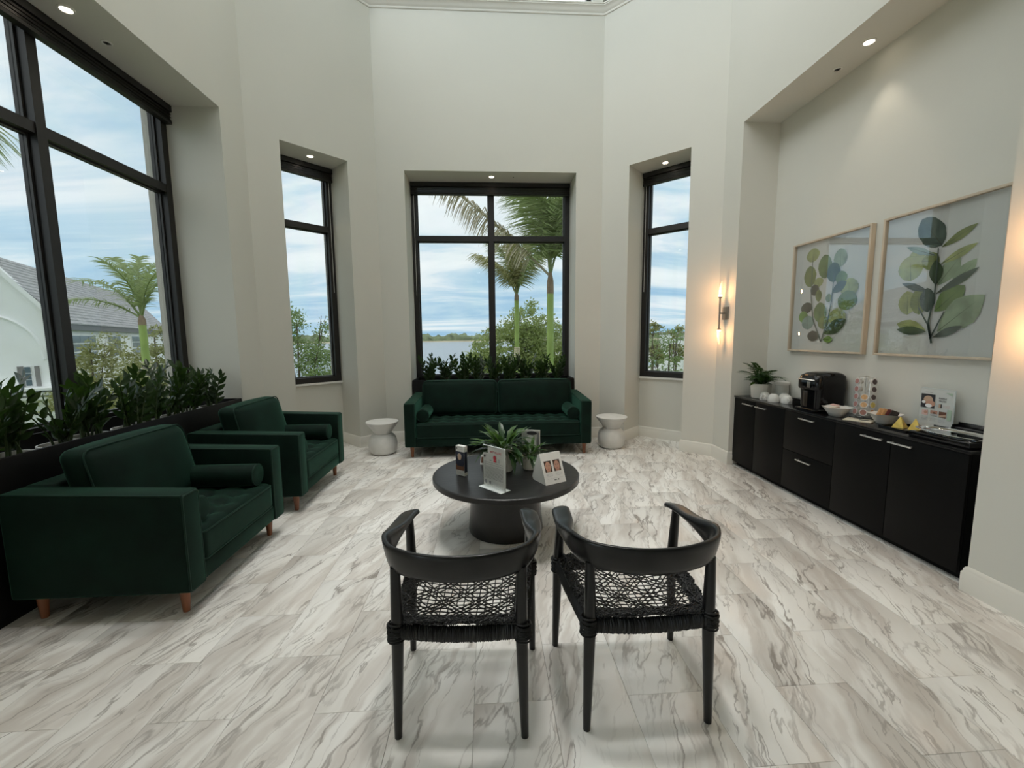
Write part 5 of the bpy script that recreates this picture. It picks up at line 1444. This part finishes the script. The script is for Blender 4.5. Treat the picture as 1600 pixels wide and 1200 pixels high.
def hwin(x0, x1, z0, z1, nx, nz, y=0):
    g = G(); g.box(x0, x1, hy(y-.02), hy(y+.05), z0, z1); w_ = ob('window_frame', g, M['hwhite'], house, False)
    cw, ch = (x1-x0-.1)/nx, (z1-z0-.1)/nz
    for i in range(nx):
        for k in range(nz):
            g = G(); g.box(x0+.05+cw*i+.03, x0+.05+cw*(i+1)-.03, hy(y+.05), hy(y+.065), z0+.05+ch*k+.03, z0+.05+ch*(k+1)-.03); ob('pane', g, M['hglass'], w_, False)
hwin(.9, 4.3, 5.0, 6.3, 3, 3); hwin(6.2, 8.6, 5.0, 6.3, 2, 3); hwin(11.0, 13.4, 5.0, 6.3, 2, 3)
hwin(.9, 4.3, 3.3, 4.4, 3, 2)
# gable end facing the room: rake boards, arch moulding, a shuttered window, porch cornice
g = G(); g.add([(0,hy(0),EZ),(0,hy(-2*run),EZ),(0,hy(-run),RZ_-.05)], [(0,1,2)]); ob('gable', g, M['hwhite'], house, False)
for sg in (0, -2*run):
    g = G(); v = hy(sg+(.25 if sg == 0 else -.25)); zl = EZ+.2-.25*rise/run
    V = [(-.22,hy(-run),RZ_+.10),(-.22,v,zl+.10),(-.22,v,zl-.16),(-.22,hy(-run),RZ_-.16)]; V += [(.05, y_, z_) for _, y_, z_ in V]
    g.add(V, [(0,1,2,3),(7,6,5,4),(0,4,5,1),(1,5,6,2),(2,6,7,3),(3,7,4,0)]); ob('rake_board', g, M['hwhite'], house, False)
pts = [(-.03, hy(-.55-1.5+1.5*math.cos(R(a))), 5.2+1.85*math.sin(R(a))) for a in range(0, 181, 10)]
g = G(); g.tube(pts, .06, 6); ob('arch_moulding', g, M['hwhite'], house)
g = G(); g.box(-.05, .0, hy(-1.22), hy(-1.0), 4.05, 4.92); w_ = ob('window_frame', g, M['hwhite'], house, False)
for k in range(3):
    g = G(); g.box(-.07, -.05, hy(-1.20), hy(-1.02), 4.08+.28*k, 4.33+.28*k); ob('pane', g, M['hglass'], w_, False)
for v0, v1 in ((-1.42,-1.22),(-.90,-.76)):
    g = G(); g.box(-.06, 0, hy(v0), hy(v1), 4.05, 4.92); ob('shutter', g, M['shutter'], house, False)
for k in range(3):
    g = G(); g.box(-.5-.1*k, 0, hy(.3), hy(-6), 3.5+.2*k, 3.6+.2*k); ob('porch_cornice', g, M['hwhite'], house, False)

# ------------------------------------------------------------------ parking area seen through the narrow window nearest the cabinets
g = G(); g.box(20, 90, 46, 165, GZ-.05, GZ+.015); struct('parking_area', g, M['paving'])
def car(label, loc, rz, c, nm):
    t = thing('parked_car', label, 'car', loc, rz, 'parked cars'); m_ = mat('car_paint_'+nm, c, .25, var=.03, coat=.5)
    g = G(); rings = []
    prof = [(-2.2,.35,.75),(-2.1,.35,.85),(-1.2,.3,.95),(-.75,.3,1.42),(.7,.3,1.45),(1.35,.3,.98),(2.1,.35,.82),(2.2,.38,.7)]
    for x, z0, z1 in prof:
        hw = .86 if abs(x) < 2 else .78; tw = hw*(.78 if z1 > 1.2 else .97)
        rings.append([(x,-hw,z0),(x,-hw,min(z1,.9)),(x,-tw,z1),(x,tw,z1),(x,hw,min(z1,.9)),(x,hw,z0)])
    g.loft(rings); ob('body', g, m_, t)
    for sy in (-1, 1):
        g = G(); g.add([(-.95,sy*.80,.98),(1.1,sy*.80,.98),(.62,sy*.715,1.36),(-.66,sy*.715,1.36)], [(0,1,2,3)]); ob('side_window', g, M['hglass'], t, False)
        for x in (-1.35, 1.4):
            g = G(); g.lathe([(.33,-.1),(.34,-.08),(.34,.08),(.33,.1)], 18); g.xf(Matrix.Translation((x, sy*.8, .34)) @ Matrix.Rotation(R(90), 4, 'X')); ob('wheel', g, M['dldark'], t)
car('red car parked beyond the tree', (55.0, 131.0, GZ+.016), R(70), (.50, .035, .03), 'red')
car('white car parked beside the black lamp post', (60.0, 128.0, GZ+.016), R(15), (.75, .77, .78), 'white')
car('pale blue car parked under the tree', (32.5, 78.0, GZ+.016), R(20), (.45, .58, .64), 'blue')
t = thing('street_lamp', 'thin black street lamp post by the parking area', 'lamp post', (26.4, 57.9, GZ))
g = G(); g.tube([(0,0,0),(0,0,.4),(0,0,4.2)], [.09,.05,.04], 10); ob('post', g, M['dldark'], t)
g = G(); g.lathe([(.05,4.2),(.16,4.28),(.18,4.34),(.03,4.5)], 14); ob('lantern', g, M['dldark'], t)
t = thing('white_outbuilding', 'plain white building edge beyond the parking area', 'building', (20.4, 39.5, GZ))
g = G(); g.box(-1.6, 6, 0, 6, 0, 6.1); ob('wall', g, M['hwhite'], t, False)
g = G(); g.box(-1.8, 6.2, -.2, 6.2, 6.1, 6.3); ob('roof', g, M['hroof'], t, False)
g = G(); g.box(-.9, 0.2, -.04, .02, 3.4, 5.0); w_ = ob('window_frame', g, M['hwhite'], t, False)
g = G(); g.box(-.8, .1, -.06, -.03, 3.5, 4.9); ob('pane', g, M['hglass'], w_, False)
